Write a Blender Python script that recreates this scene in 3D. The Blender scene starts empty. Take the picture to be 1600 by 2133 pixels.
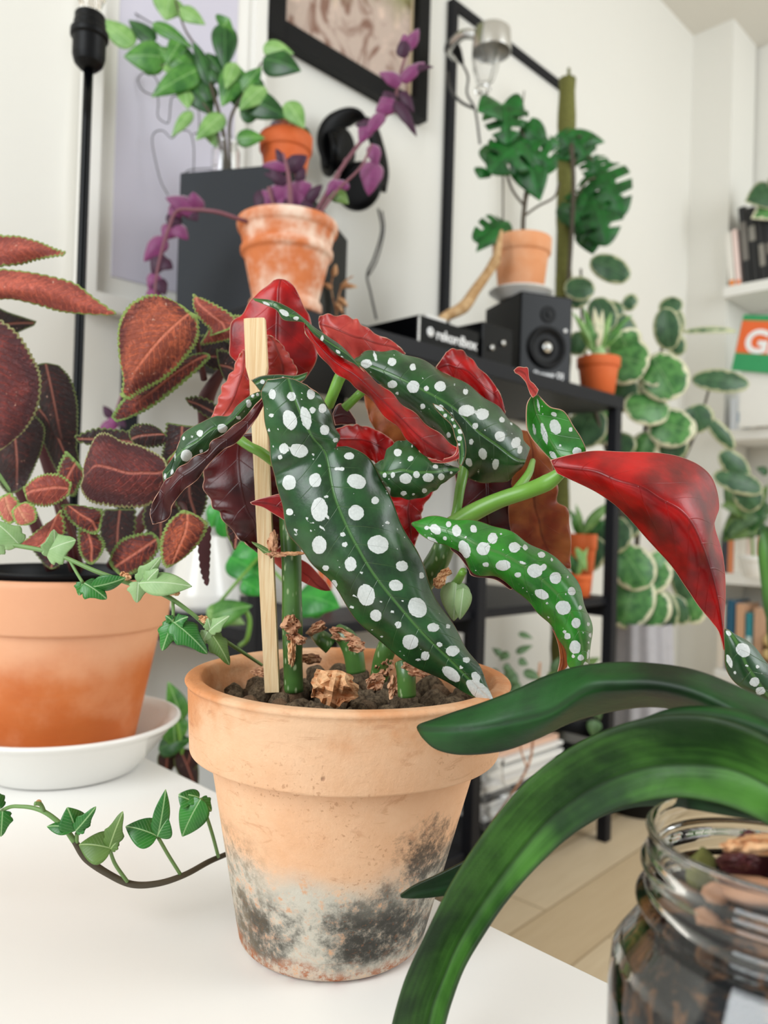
import bpy, bmesh, math, random
import numpy as np
from mathutils import Vector, Matrix, noise as mnoise
S = bpy.context.scene
COL = S.collection
random.seed(7)
# ------------------------------------------------------------------ camera
F = 1611.0
CAM = np.array([0.0, 0.0, 0.72])
PITCH, ROLL = math.radians(0.66), math.radians(1.7)
_f = np.array([0, math.cos(PITCH), math.sin(PITCH)])
_r0 = np.array([1.0, 0, 0]); _u0 = np.cross(_r0, _f)
RT = _r0 * math.cos(ROLL) + _u0 * math.sin(ROLL)
UP = _u0 * math.cos(ROLL) - _r0 * math.sin(ROLL)
cd = bpy.data.cameras.new('camera')
cam = bpy.data.objects.new('camera', cd); COL.objects.link(cam); S.camera = cam
cam.matrix_world = Matrix(((RT[0], UP[0], -_f[0], CAM[0]), (RT[1], UP[1], -_f[1], CAM[1]),
                           (RT[2], UP[2], -_f[2], CAM[2]), (0, 0, 0, 1)))
cd.sensor_fit = 'HORIZONTAL'; cd.sensor_width = 24.0; cd.lens = 24.0 * F / 1600
cd.clip_start = 0.02
cd.dof.use_dof = True; cd.dof.focus_distance = 0.385; cd.dof.aperture_fstop = 7.6
# ------------------------------------------------------------------ world, lights, exposure
S.view_settings.view_transform = 'Standard'; S.view_settings.look = 'None'
S.view_settings.gamma = 1.0; S.view_settings.exposure = 0.08
W = bpy.data.worlds.new('world'); S.world = W; W.use_nodes = True
W.node_tree.nodes['Background'].inputs[0].default_value = (0.88, 0.955, 1.0, 1)
W.node_tree.nodes['Background'].inputs[1].default_value = 0.48
def area(name, loc, target, sx, sy, power, col=(1, 1, 1)):
    l = bpy.data.lights.new(name, 'AREA'); l.shape = 'RECTANGLE'; l.size = sx; l.size_y = sy
    l.energy = power; l.color = col
    o = bpy.data.objects.new(name, l); COL.objects.link(o); o.location = loc
    o.rotation_euler = (Vector(target) - Vector(loc)).to_track_quat('-Z', 'Y').to_euler()
    return o
area('window_daylight', (-1.3, -1.1, 1.75), (0.1, 0.9, 0.6), 1.3, 1.6, 50, (0.93, 0.975, 1.0))
area('far_window_daylight', (2.6, 0.3, 1.9), (0.9, 2.2, 0.9), 1.4, 1.6, 44, (0.93, 0.975, 1.0))

# ------------------------------------------------------------------ coordinates
def P(px, py, d):
    "world point seen at this pixel, d metres in front of the lens"
    return CAM + d * (_f + RT * ((px - 800) / F) - UP * ((py - 1066.5) / F))
def proj(p):
    q = np.asarray(p) - CAM
    z = q @ _f
    return np.stack([800 + F * (q @ RT) / z, 1066.5 - F * (q @ UP) / z], -1)
E1 = np.array([math.sqrt(.5), math.sqrt(.5), 0]); E2 = np.array([-math.sqrt(.5), math.sqrt(.5), 0])
R0 = np.array([-.172, 1.09, 0])
def rk(a, w, z): return R0 + E1 * a + E2 * w + np.array([0, 0, z])
WALLW = .46
def onwall(px, py, off=0.0):
    ray = P(px, py, 1) - CAM
    t = (WALLW - off - (CAM - R0) @ E2) / (ray @ E2)
    return CAM + ray * t
def onz(px, py, z):
    ray = P(px, py, 1) - CAM
    return CAM + ray * ((z - CAM[2]) / ray[2])

# ------------------------------------------------------------------ materials
def lin(c): return c / 12.92 if c <= .04045 else ((c + .055) / 1.055) ** 2.4
def C(h):
    if not isinstance(h, str): return tuple(h) + ((1,) if len(h) == 3 else ())
    h = h.lstrip('#'); return tuple(lin(int(h[i:i + 2], 16) / 255) for i in (0, 2, 4)) + (1,)
class NT:
    def __init__(s, name):
        s.m = bpy.data.materials.new(name); s.m.use_nodes = True; s.t = s.m.node_tree
        s.b = s.t.nodes['Principled BSDF']; s.out = s.t.nodes['Material Output']
    def n(s, typ, **kw):
        nd = s.t.nodes.new(typ)
        for k, v in kw.items():
            if k.startswith('i_'):
                key = k[2:]; key = int(key) if key.isdigit() else key.replace('_', ' ')
                s.put(nd.inputs[key], v)
            else: setattr(nd, k, v)
        return nd
    def put(s, inp, v):
        if isinstance(v, bpy.types.NodeSocket): s.t.links.new(v, inp)
        elif isinstance(v, str): inp.default_value = C(v)
        else: inp.default_value = v
    def math(s, op, a, b=0.0, c=None, clamp=False):
        nd = s.t.nodes.new('ShaderNodeMath'); nd.operation = op; nd.use_clamp = clamp
        s.put(nd.inputs[0], a); s.put(nd.inputs[1], b)
        if c is not None: s.put(nd.inputs[2], c)
        return nd.outputs[0]
    def mix(s, fac, a, b, blend='MIX'):
        nd = s.t.nodes.new('ShaderNodeMix'); nd.data_type = 'RGBA'; nd.blend_type = blend
        s.put(nd.inputs[0], fac); s.put(nd.inputs[6], a); s.put(nd.inputs[7], b)
        return nd.outputs[2]
    def ramp(s, fac, lo, hi):
        nd = s.t.nodes.new('ShaderNodeMapRange'); nd.interpolation_type = 'SMOOTHSTEP'
        s.put(nd.inputs[0], fac); nd.inputs[1].default_value = lo; nd.inputs[2].default_value = hi
        return nd.outputs[0]
    def coord(s, kind='Object'): return s.n('ShaderNodeTexCoord').outputs[kind]
    def attr(s, name, out='Fac'): return s.n('ShaderNodeAttribute', attribute_name=name).outputs[out]
    def noise(s, scale, detail=3, vec=None, rough=.55, dist=0.0, out=0):
        nd = s.n('ShaderNodeTexNoise'); nd.inputs['Scale'].default_value = scale
        nd.inputs['Detail'].default_value = detail; nd.inputs['Roughness'].default_value = rough
        nd.inputs['Distortion'].default_value = dist
        s.t.links.new(vec if vec is not None else s.coord(), nd.inputs['Vector'])
        return nd.outputs[out]
    def scale(s, vec, sc):
        nd = s.n('ShaderNodeMapping'); nd.inputs['Scale'].default_value = sc
        s.t.links.new(vec, nd.inputs['Vector']); return nd.outputs[0]
    def sep(s, vec): return s.n('ShaderNodeSeparateXYZ', i_0=vec).outputs
    def bump(s, h, strength=.3, dist=.001):
        nd = s.n('ShaderNodeBump'); nd.inputs['Strength'].default_value = strength
        nd.inputs['Distance'].default_value = dist; s.put(nd.inputs['Height'], h)
        s.put(s.b.inputs['Normal'], nd.outputs[0]); return nd
    def set(s, **kw):
        for k, v in kw.items(): s.put(s.b.inputs[k.replace('_', ' ')], v)
        return s
    def translucent(s, color, fac=.25):
        t = s.n('ShaderNodeBsdfTranslucent'); s.put(t.inputs[0], color)
        mx = s.n('ShaderNodeMixShader', i_0=fac)
        s.t.links.new(s.b.outputs[0], mx.inputs[1]); s.t.links.new(t.outputs[0], mx.inputs[2])
        s.t.links.new(mx.outputs[0], s.out.inputs[0]); return s
def plain(name, col, rough=.5, var=.06, scale=30, **kw):
    n = NT(name); c = C(col)
    v = n.noise(scale, 3)
    lo = tuple(x * (1 - var) for x in c[:3]) + (1,); hi = tuple(min(1, x * (1 + var)) for x in c[:3]) + (1,)
    n.set(Base_Color=n.mix(v, lo, hi), Roughness=rough); n.set(**kw); return n.m

# ------------------------------------------------------------------ object helpers
def link(o, parent=None):
    COL.objects.link(o)
    if parent is not None:
        o.parent = parent
        o.matrix_parent_inverse = Matrix.Translation(parent_loc(parent)).inverted()
    return o
def parent_loc(p):
    v = Vector((0, 0, 0))
    while p is not None: v += p.location; p = p.parent
    return v
_org = {}
def origin(o):
    return _org.get(o.name, Vector((0, 0, 0)))
def thing(name, label, cat, loc=(0, 0, 0), group=None):
    o = bpy.data.objects.new(name, None); COL.objects.link(o); o.location = Vector(loc)
    o.empty_display_size = .02
    _org[o.name] = Vector(loc)
    o['label'] = label; o['category'] = cat
    if group: o['group'] = group
    return o
def tag(o, label, cat, group=None, kind=None):
    o['label'] = label; o['category'] = cat
    if group: o['group'] = group
    if kind: o['kind'] = kind
    return o
def mesh_obj(name, verts, faces, mat, parent=None, smooth=True, base=None, mats=None, fmat=None):
    """verts in world space; the object's own origin becomes `base` (or the centre)."""
    V = np.asarray(verts, float)
    base = V.mean(0) if base is None else np.asarray(base, float)
    me = bpy.data.meshes.new(name)
    me.from_pydata((V - base).tolist(), [], [list(map(int, f)) for f in faces])
    for m in (mats or [mat]): me.materials.append(m)
    if fmat is not None: me.polygons.foreach_set('material_index', np.asarray(fmat, np.int32))
    if smooth: me.polygons.foreach_set('use_smooth', [True] * len(me.polygons))
    me.update()
    o = bpy.data.objects.new(name, me); COL.objects.link(o)
    if parent is not None:
        o.parent = parent; o.location = Vector(base) - origin(parent)
    else: o.location = Vector(base)
    _org[o.name] = Vector(base)
    return o
def structure(o): o['kind'] = 'structure'; return o
def boxv(c, sx, sy, sz, ax=None, ay=None):
    ax = np.array([1., 0, 0]) if ax is None else np.asarray(ax, float)
    ay = np.array([-ax[1], ax[0], 0]) if ay is None else np.asarray(ay, float)
    c = np.asarray(c, float); z = np.array([0, 0, 1.])
    V = [c + ax * (i * sx / 2) + ay * (j * sy / 2) + z * (k * sz / 2) for k in (-1, 1) for i, j in ((-1, -1), (1, -1), (1, 1), (-1, 1))]
    Fc = [(3, 2, 1, 0), (4, 5, 6, 7), (0, 1, 5, 4), (1, 2, 6, 5), (2, 3, 7, 6), (3, 0, 4, 7)]
    return V, Fc
def box(name, c, s, mat, parent=None, ax=None, bevel=.002, boxes=None):
    "one box (or several boxes joined) as a mesh; c is the centre"
    V, Fc = [], []
    for cc, ss in ([(c, s)] + (boxes or [])):
        v, f = boxv(cc, *ss, ax=ax); n0 = len(V); V += v; Fc += [tuple(i + n0 for i in q) for q in f]
    o = mesh_obj(name, V, Fc, mat, parent, smooth=False)
    if bevel:
        b = o.modifiers.new('bevel', 'BEVEL'); b.width = bevel; b.segments = 2; b.limit_method = 'ANGLE'
    return o
def lathe(name, c, prof, mat, parent=None, seg=72, lean=(0, 0), wob=0.0, smooth=True):
    "prof: [(r, z)] from the axis outwards and round; c is the base centre"
    c = np.asarray(c, float); V, Fc = [], []
    zs = [p[1] for p in prof]; zm = max(max(zs), 1e-6)
    for j, (r, z) in enumerate(prof):
        for i in range(seg):
            a = 2 * math.pi * i / seg
            rr = r * (1 + wob * mnoise.noise(Vector((math.cos(a) * 1.3, math.sin(a) * 1.3, z * 14))))
            V.append(c + [rr * math.cos(a) + lean[0] * z / zm, rr * math.sin(a) + lean[1] * z / zm, z])
    for j in range(len(prof) - 1):
        for i in range(seg):
            k = (i + 1) % seg
            Fc.append((j * seg + i, j * seg + k, (j + 1) * seg + k, (j + 1) * seg + i))
    if prof[0][0] < 1e-4 or True:
        if prof[0][0] >= 1e-4: pass
    o = mesh_obj(name, V, Fc, mat, parent, smooth, base=c)
    bm = bmesh.new(); bm.from_mesh(o.data); bmesh.ops.remove_doubles(bm, verts=bm.verts, dist=1e-6)
    bmesh.ops.recalc_face_normals(bm, faces=bm.faces)
    bm.to_mesh(o.data); bm.free()
    return o
def rnd(prof, r=.0015, n=3):
    "round the corners of a lathe profile"
    out = [prof[0]]
    for a, b, c in zip(prof, prof[1:], prof[2:]):
        a, b, c = map(np.array, (a, b, c)); u, v = a - b, c - b
        lu, lv = np.linalg.norm(u), np.linalg.norm(v)
        if lu < 1e-7 or lv < 1e-7: continue
        k = min(r, lu * .45, lv * .45); p, q = b + u / lu * k, b + v / lv * k
        for t in np.linspace(0, 1, n): out.append(tuple((1 - t) ** 2 * p + 2 * t * (1 - t) * b + t * t * q))
    out.append(prof[-1]); return out
def cr(pts, t):
    "Catmull-Rom through pts (k, ...) at parameters t in 0..1"
    pts = np.asarray(pts, float); k = len(pts)
    ext = np.concatenate([[2 * pts[0] - pts[1]], pts, [2 * pts[-1] - pts[-2]]])
    x = np.clip(np.asarray(t) * (k - 1), 0, k - 1 - 1e-9); i = x.astype(int); f = (x - i)
    f = f.reshape(f.shape + (1,) * (pts.ndim - 1))
    p0, p1, p2, p3 = ext[i], ext[i + 1], ext[i + 2], ext[i + 3]
    return .5 * (2 * p1 + (p2 - p0) * f + (2 * p0 - 5 * p1 + 4 * p2 - p3) * f ** 2 + (3 * p1 - p0 - 3 * p2 + p3) * f ** 3)
def tube(name, pts, r, mat, parent=None, seg=10, n=None, cap=True):
    pts = np.asarray(pts, float); k = len(pts)
    n = n or max(2, (k - 1) * 8 + 1)
    t = np.linspace(0, 1, n); C_ = cr(pts, t) if k > 2 else pts[0] + (pts[1] - pts[0]) * t[:, None]
    rad = np.interp(t, np.linspace(0, 1, len(r)), r) if hasattr(r, '__len__') else np.full(n, r)
    T = np.gradient(C_, axis=0); T /= np.linalg.norm(T, axis=1)[:, None] + 1e-12
    nrm = np.cross(T[0], [0.3, .2, .9]); nrm /= np.linalg.norm(nrm)
    V, Fc = [], []
    for i in range(n):
        nrm = nrm - T[i] * (nrm @ T[i]); nrm /= np.linalg.norm(nrm) + 1e-12; bn = np.cross(T[i], nrm)
        for s in range(seg):
            a = 2 * math.pi * s / seg; V.append(C_[i] + rad[i] * (nrm * math.cos(a) + bn * math.sin(a)))
    for i in range(n - 1):
        for s in range(seg):
            s2 = (s + 1) % seg
            Fc.append((i * seg + s, i * seg + s2, (i + 1) * seg + s2, (i + 1) * seg + s))
    if cap:
        Fc.append(tuple(range(seg))[::-1]); Fc.append(tuple((n - 1) * seg + s for s in range(seg)))
    return mesh_obj(name, V, Fc, mat, parent)

# ------------------------------------------------------------------ leaves
def sheet(name, G, mats, parent=None, thick=.0005, spots=None, tipmask=None):
    """G: (nu, nv, 3) grid of a leaf surface -> a leaf with real thickness. mats = (side seen, other side, rim).
    attributes: uvl (u, v, 0), edge (mm to the outline), mm (arc metric), spot (signed mm to the nearest spot)"""
    nu, nv, _ = G.shape
    du = np.gradient(G, axis=0); dv = np.gradient(G, axis=1)
    N = np.cross(du, dv); N /= np.linalg.norm(N, axis=2)[..., None] + 1e-12
    c = G.mean((0, 1)); view = (CAM - G); 
    if (N * view).sum() < 0: N = -N; flip = True
    else: flip = False
    A = G + N * thick / 2; B = G - N * thick / 2
    seg_v = np.linalg.norm(np.diff(G, axis=1), axis=2); av = np.concatenate([np.zeros((nu, 1)), np.cumsum(seg_v, 1)], 1)
    wid = av[:, -1:]; edge_v = np.minimum(av, wid - av)
    mid = G[:, nv // 2]; sl = np.linalg.norm(np.diff(mid, axis=0), axis=1); al = np.concatenate([[0], np.cumsum(sl)])
    edge_u = np.minimum(al, al[-1] - al)[:, None] + np.zeros((1, nv))
    edge = np.minimum(edge_v, edge_u) * 1000
    mmv = np.stack([np.repeat(al[:, None], nv, 1) * 1000, (av - av[:, nv // 2][:, None]) * 1000, np.zeros((nu, nv))], 2)
    U = np.repeat(np.linspace(0, 1, nu)[:, None], nv, 1); Vv = np.repeat(np.linspace(0, 1, nv)[None], nu, 0)
    V = np.concatenate([A.reshape(-1, 3), B.reshape(-1, 3)])
    idx = np.arange(nu * nv).reshape(nu, nv); o2 = nu * nv
    q = np.stack([idx[:-1, :-1], idx[1:, :-1], idx[1:, 1:], idx[:-1, 1:]], -1).reshape(-1, 4)
    if flip: q = q[:, ::-1]
    q2 = q[:, ::-1] + o2
    loop = np.concatenate([idx[0, :-1], idx[:-1, -1], idx[-1, 1:][::-1], idx[1:, 0][::-1]])
    nx = np.roll(loop, -1)
    if flip: q3 = np.stack([nx, loop, loop + o2, nx + o2], -1)
    else: q3 = np.stack([loop, nx, nx + o2, loop + o2], -1)
    faces = np.concatenate([q, q2, q3]); fm = [0] * len(q) + [1] * len(q2) + [2 if len(mats) > 2 else 0] * len(q3)
    o = mesh_obj(name, V, faces.tolist(), None, parent, mats=list(mats), fmat=fm, base=G[0].mean(0))
    me = o.data
    def put(nm, typ, arr, key):
        at = me.attributes.new(nm, typ, 'POINT'); arr = np.concatenate([arr.reshape(nu * nv, -1)] * 2).astype(np.float32).ravel()
        at.data.foreach_set(key, arr)
    put('uvl', 'FLOAT_VECTOR', np.stack([U, Vv, np.zeros_like(U)], 2), 'vector')
    put('mm', 'FLOAT_VECTOR', mmv + np.array([c[0] * 3000, 0, c[2] * 500]) * 0, 'vector')
    put('edge', 'FLOAT', edge, 'value')
    if spots is not None:
        pr = proj(G.reshape(-1, 3)).reshape(nu, nv, 2); best = np.full((nu, nv), 9.0)
        for s in spots:
            x, y, rx, ry = s[:4]; a = math.radians(s[4]) if len(s) > 4 else 0
            dx, dy = pr[..., 0] - x, pr[..., 1] - y
            xx, yy = dx * math.cos(a) + dy * math.sin(a), -dx * math.sin(a) + dy * math.cos(a)
            k = np.sqrt((xx / rx) ** 2 + (yy / ry) ** 2)
            best = np.minimum(best, (k - 1) * min(rx, ry) * .25)
        put('spot', 'FLOAT', best, 'value')
    return o
def rows_leaf(name, d0, rows, mats, parent=None, nu=60, nv=17, wave=0.0, wfreq=7, scal=0.0, sfreq=40, bulge=0.0, fold=0.0, spots=None, thick=.0005):
    """rows of 3 outline points across a leaf, each (x, y) or (x, y, mm) seen from the lens; depth d0 + mm.
    bulge/fold push the surface along its normal (metres)."""
    R = []
    for row in rows:
        if isinstance(row[0], (int, float)): row = [row[i:i + 2] for i in range(0, len(row), 2)]
        dd = row[3] if len(row) > 3 else 0
        dd = dd if isinstance(dd, (int, float)) else 0
        if len(row) >= 4 and isinstance(row[3], (tuple, list)): dl = row[3]
        else: dl = (0, 0, 0)
        R.append([P(p[0], p[1], d0 + (dl[i] if i < len(dl) else 0) * .001) for i, p in enumerate(row[:3])])
    R = np.array(R)
    G = cr(R, np.linspace(0, 1, nu))
    v = np.linspace(0, 1, nv)
    G = cr(G.transpose(1, 0, 2), v).transpose(1, 0, 2)
    du = np.gradient(G, axis=0); dv = np.gradient(G, axis=1)
    N = np.cross(du, dv); N /= np.linalg.norm(N, axis=2)[..., None] + 1e-12
    if (N * (CAM - G)).sum() < 0: N = -N
    x = 2 * v - 1; u = np.linspace(0, 1, nu)
    prof = (bulge * (1 - x ** 2)[None] - fold * (1 - np.abs(x))[None] ** 2) * np.sin(np.pi * np.clip(u, .02, .98))[:, None] ** .6
    ph = (d0 * 997) % 6
    wv = wave * (np.abs(x) ** 3)[None] * np.sin(u * wfreq * 2 * np.pi + ph)[:, None] * np.where(x > 0, 1, -1)[None] if wave else 0
    G = G + N * (prof + wv)[..., None]
    # quilted surface between the side veins
    if scal:
        out = np.zeros_like(G); sdir = dv / (np.linalg.norm(dv, axis=2)[..., None] + 1e-12)
        k = scal * np.abs(np.sin(u * sfreq * np.pi))[:, None]
        G = G + sdir * (np.sign(x)[None] * (np.abs(x)[None] > .999) * k)[..., None]
    return sheet(name, G, mats, parent, thick, spots)
PROF = {
    'ovate': lambda s: np.sin(np.pi * s ** .62) ** .85,
    'heart': lambda s: np.clip(np.sin(np.pi * s ** .5), 0, 1) ** .7,
    'lance': lambda s: np.sin(np.pi * s ** .8) ** .9,
    'round': lambda s: np.sqrt(np.clip(1 - (2 * s - 1) ** 2, 0, 1)),
    'strap': lambda s: np.clip(np.minimum(s * 12, 1), 0, 1) * (1 - s ** 3),
    'ivy': lambda s: np.interp(s, [0, .05, .14, .22, .32, .42, .52, .66, .85, .95, 1], [.25, .66, .82, .70, .92, .98, .70, .50, .32, .16, 0]),
    'monstera': lambda s: np.clip(np.sin(np.pi * s ** .55), 0, 1) ** .6 * np.where((np.modf(s * 3.6 + .35)[0] > .70) & (s > .12) & (s < .93), .34, 1.0),
}
def leaf(name, base, tip, width, mats, parent=None, shape='ovate', cup=.18, bend=.12, face=None, roll=0.0, nu=22, nv=9, scal=0.0, sfreq=24, wave=0.0, twist=0.0, droop=0.0, thick=.0006, petiole=0.0):
    base, tip = np.asarray(base, float), np.asarray(tip, float)
    t = tip - base; L = np.linalg.norm(t); T = t / L
    mid = (base + tip) / 2
    if face is None:
        vd = CAM - mid; vd = vd / np.linalg.norm(vd); face = vd + np.array([0, 0, .45])
    n = np.asarray(face, float); n = n - T * (n @ T); n /= np.linalg.norm(n) + 1e-9
    s_ = np.cross(T, n)
    if roll:
        n, s_ = n * math.cos(roll) + s_ * math.sin(roll), s_ * math.cos(roll) - n * math.sin(roll)
    u = np.linspace(0, 1, nu); v = np.linspace(-1, 1, nv)
    w = PROF[shape](np.clip(u, 0, 1)) * width / 2; w = np.maximum(w, width * .012)
    if scal: w = w + scal * np.abs(np.sin(u * sfreq * np.pi))
    G = np.zeros((nu, nv, 3))
    for i, uu in enumerate(u):
        a = twist * (uu - .3)
        nn = n * math.cos(a) + s_ * math.sin(a); ss = s_ * math.cos(a) - n * math.sin(a)
        c = base + t * uu + n * bend * L * 4 * uu * (1 - uu) - np.array([0, 0, 1]) * droop * L * uu ** 2
        for j, vv in enumerate(v):
            G[i, j] = c + ss * (vv * w[i]) - nn * (cup * w[i] * abs(vv) ** 1.4) + nn * (wave * math.sin(uu * 17 + (3 if vv > 0 else 0)) * abs(vv) ** 2)
    return sheet(name, G, mats, parent, thick)
# ================================================================== materials
def m_begonia_top(name='begonia_top', ca='#0a2410', cb='#255526', cc='#3b673a'):
    n = NT(name); mm = n.attr('mm', 'Vector'); s = n.sep(mm); e = n.attr('edge')
    ao = n.math('ABSOLUTE', s[1])
    ns = n.noise(60, 4)
    base = n.mix(n.ramp(ns, .3, .7), ca, cb)
    fine = n.noise(700, 2)
    base = n.mix(n.math('MULTIPLY', fine, .35), base, cc)
    # side veins leaving the midrib
    ph = n.math('ADD', n.math('MULTIPLY', s[0], .30), n.math('MULTIPLY', ao, -.22))
    sv = n.math('ABSOLUTE', n.math('SINE', ph))
    vein = n.math('MULTIPLY', n.ramp(sv, .10, .0), n.ramp(ao, 24, 3))
    mid = n.ramp(ao, 1.1, .25)
    vv = n.math('MAXIMUM', n.math('MULTIPLY', vein, .28), n.math('MULTIPLY', mid, .75))
    base = n.mix(vv, base, '#4f7d3a')
    # hand placed spots and fine freckles
    wob = n.math('MULTIPLY', n.math('SUBTRACT', n.noise(420, 2), .5), 1.1)
    sp = n.math('ADD', n.attr('spot'), wob)
    hole = n.ramp(sp, .13, -.10)
    vo = n.n('ShaderNodeTexVoronoi', i_Scale=.24, i_Vector=mm); vo.inputs['Randomness'].default_value = 1
    cellr = n.sep(vo.outputs['Color'])[0]
    rr = n.math('MULTIPLY', n.math('SUBTRACT', cellr, .35), .17)
    frk = n.ramp(n.math('SUBTRACT', vo.outputs['Distance'], rr), .02, -.02)
    frk = n.math('MULTIPLY', frk, n.ramp(n.attr('spot'), .4, .8))
    white = n.mix(n.noise(900, 3), '#b9bfba', '#e6e9e6')
    m = n.math('MAXIMUM', hole, n.math('MULTIPLY', frk, .9))
    col = n.mix(m, base, white)
    col = n.mix(n.ramp(e, .5, .1), col, '#8a6a4c')
    n.set(Base_Color=col, Roughness=n.math('ADD', .30, n.math('MULTIPLY', m, .2)), Coat_Weight=.15, Coat_Roughness=.25)
    h = n.math('ADD', n.math('MULTIPLY', n.noise(350, 3), .35), n.math('MULTIPLY', n.math('ADD', vein, mid), -.8))
    n.bump(n.math('ADD', h, n.math('MULTIPLY', hole, .5)), .5, .0006)
    return n.translucent('#5d9b2c', .10).m
def m_red(name, a='#5a0305', b='#c80d0e', tr='#ff2a10', trf=.12, rough=.34):
    n = NT(name); mm = n.attr('mm', 'Vector'); s = n.sep(mm); ao = n.math('ABSOLUTE', s[1])
    col = n.mix(n.ramp(n.noise(38, 4), .3, .75), a, b)
    ph = n.math('ADD', n.math('MULTIPLY', s[0], .22), n.math('MULTIPLY', ao, -.2))
    vein = n.math('MULTIPLY', n.ramp(n.math('ABSOLUTE', n.math('SINE', ph)), .09, .0), n.ramp(ao, 30, 2))
    mid = n.ramp(ao, .9, .3)
    col = n.mix(n.math('MULTIPLY', n.math('MAXIMUM', n.math('MULTIPLY', vein, .3), mid), .4), col, '#3a0406')
    col = n.mix(n.ramp(n.attr('edge'), .45, .12), col, '#d6a08a')
    n.set(Base_Color=col, Roughness=rough, Specular_IOR_Level=.42)
    n.bump(n.math('ADD', n.math('MULTIPLY', n.noise(110, 5), .9), n.math('ADD', n.math('MULTIPLY', vein, .4), mid)), .4, .0008)
    return n.translucent(tr, trf).m
def m_coleus(name='coleus_leaf', mar='#4c1618', ora='#bb5238', grn='#7d9a4c', edge_w=3.0, hot=.56, trf=.14):
    n = NT(name); mm = n.attr('mm', 'Vector'); s = n.sep(mm); ao = n.math('ABSOLUTE', s[1]); e = n.attr('edge')
    ph = n.math('ADD', n.math('MULTIPLY', s[0], .62), n.math('MULTIPLY', ao, -.55))
    ph = n.math('ADD', ph, n.math('MULTIPLY', n.noise(110, 4), 4.6))
    sv = n.math('ABSOLUTE', n.math('SINE', ph))
    net = n.noise(260, 5, dist=1.2, rough=.7)
    vein = n.math('MULTIPLY', n.ramp(sv, .55, .0), n.ramp(ao, 26, 2))
    mid = n.math('MULTIPLY', n.ramp(ao, 1.5, .2), n.ramp(s[0], 75, 30))
    f = n.math('ADD', n.math('MULTIPLY', vein, .55), n.math('ADD', n.math('MULTIPLY', n.math('SUBTRACT', net, .46), 2.4), n.math('MULTIPLY', n.math('SUBTRACT', n.noise(42, 3, dist=.6), .5), 1.5)))
    f = n.math('ADD', n.math('MAXIMUM', f, mid), n.math('ADD', hot - .68, n.math('MULTIPLY', n.ramp(e, 3, 15), .34)), clamp=True)
    col = n.mix(f, mar, ora)
    col = n.mix(n.math('MULTIPLY', mid, .45), col, '#d98a74')
    ge = n.math('ADD', e, n.math('MULTIPLY', n.math('SUBTRACT', n.noise(500, 4), .5), edge_w * 1.3))
    col = n.mix(n.ramp(ge, edge_w, edge_w * .35), col, grn)
    col = n.mix(n.ramp(n.noise(330, 3, rough=.6), .68, .74), col, '#d9a58e')
    n.set(Base_Color=col, Roughness=.5)
    n.bump(n.math('ADD', n.math('MULTIPLY', n.math('ADD', n.math('MULTIPLY', n.ramp(sv, .3, 0), .5), mid), -.9), n.math('MULTIPLY', net, 1.3)), .8, .0013)
    return n.translucent(ora, trf).m
def m_green(name, a, b, mid='#9bbf7a', midw=.9, rough=.38, veins=.25, freq=.5, tr='#6fae2c', trf=.15, edge=None, edge_w=2.0, patch=None):
    n = NT(name); mm = n.attr('mm', 'Vector'); s = n.sep(mm); ao = n.math('ABSOLUTE', s[1])
    col = n.mix(n.ramp(n.noise(45, 4), .3, .7), a, b)
    ph = n.math('ADD', n.math('MULTIPLY', s[0], freq), n.math('MULTIPLY', ao, -freq * .9))
    sv = n.ramp(n.math('ABSOLUTE', n.math('SINE', ph)), .22, .0); md = n.ramp(ao, midw, midw * .25)
    if patch: col = n.mix(n.ramp(n.noise(70, 4, dist=.8), .52, .6), col, patch)
    col = n.mix(n.math('MAXIMUM', n.math('MULTIPLY', sv, veins), n.math('MULTIPLY', md, .8)), col, mid)
    if edge:
        ge = n.math('ADD', n.attr('edge'), n.math('MULTIPLY', n.math('SUBTRACT', n.noise(60, 5), .5), edge_w * 2.6))
        col = n.mix(n.ramp(ge, edge_w, edge_w * .7), col, edge)
    n.set(Base_Color=col, Roughness=rough)
    n.bump(n.math('MULTIPLY', n.math('ADD', sv, md), -1.0), .35, .0006)
    return n.translucent(tr, trf).m
def m_orchid(name, a, b):
    n = NT(name); s = n.sep(n.attr('mm', 'Vector')); uv = n.sep(n.attr('uvl', 'Vector'))
    st = n.noise(1.0, 4, n.scale(n.attr('mm', 'Vector'), (.02, .5, 1)), .6)
    k = n.math('ADD', n.math('MULTIPLY', n.noise(24, 3), 1.0), n.math('MULTIPLY', st, .18))
    col = n.mix(n.ramp(k, .45, .78), a, b)
    ao = n.math('ABSOLUTE', s[1])
    col = n.mix(n.math('MULTIPLY', n.ramp(ao, 1.6, .2), .55), col, '#0f260d')
    col = n.mix(n.math('MULTIPLY', n.ramp(n.attr('edge'), 3.0, .2), .55), col, '#16240f')
    n.set(Base_Color=col, Roughness=.5, Specular_IOR_Level=.35); n.bump(n.math('ADD', n.noise(260, 4), n.math('MULTIPLY', n.ramp(ao, 2.2, 0), -1.5)), .25, .001)
    return n.m
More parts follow.
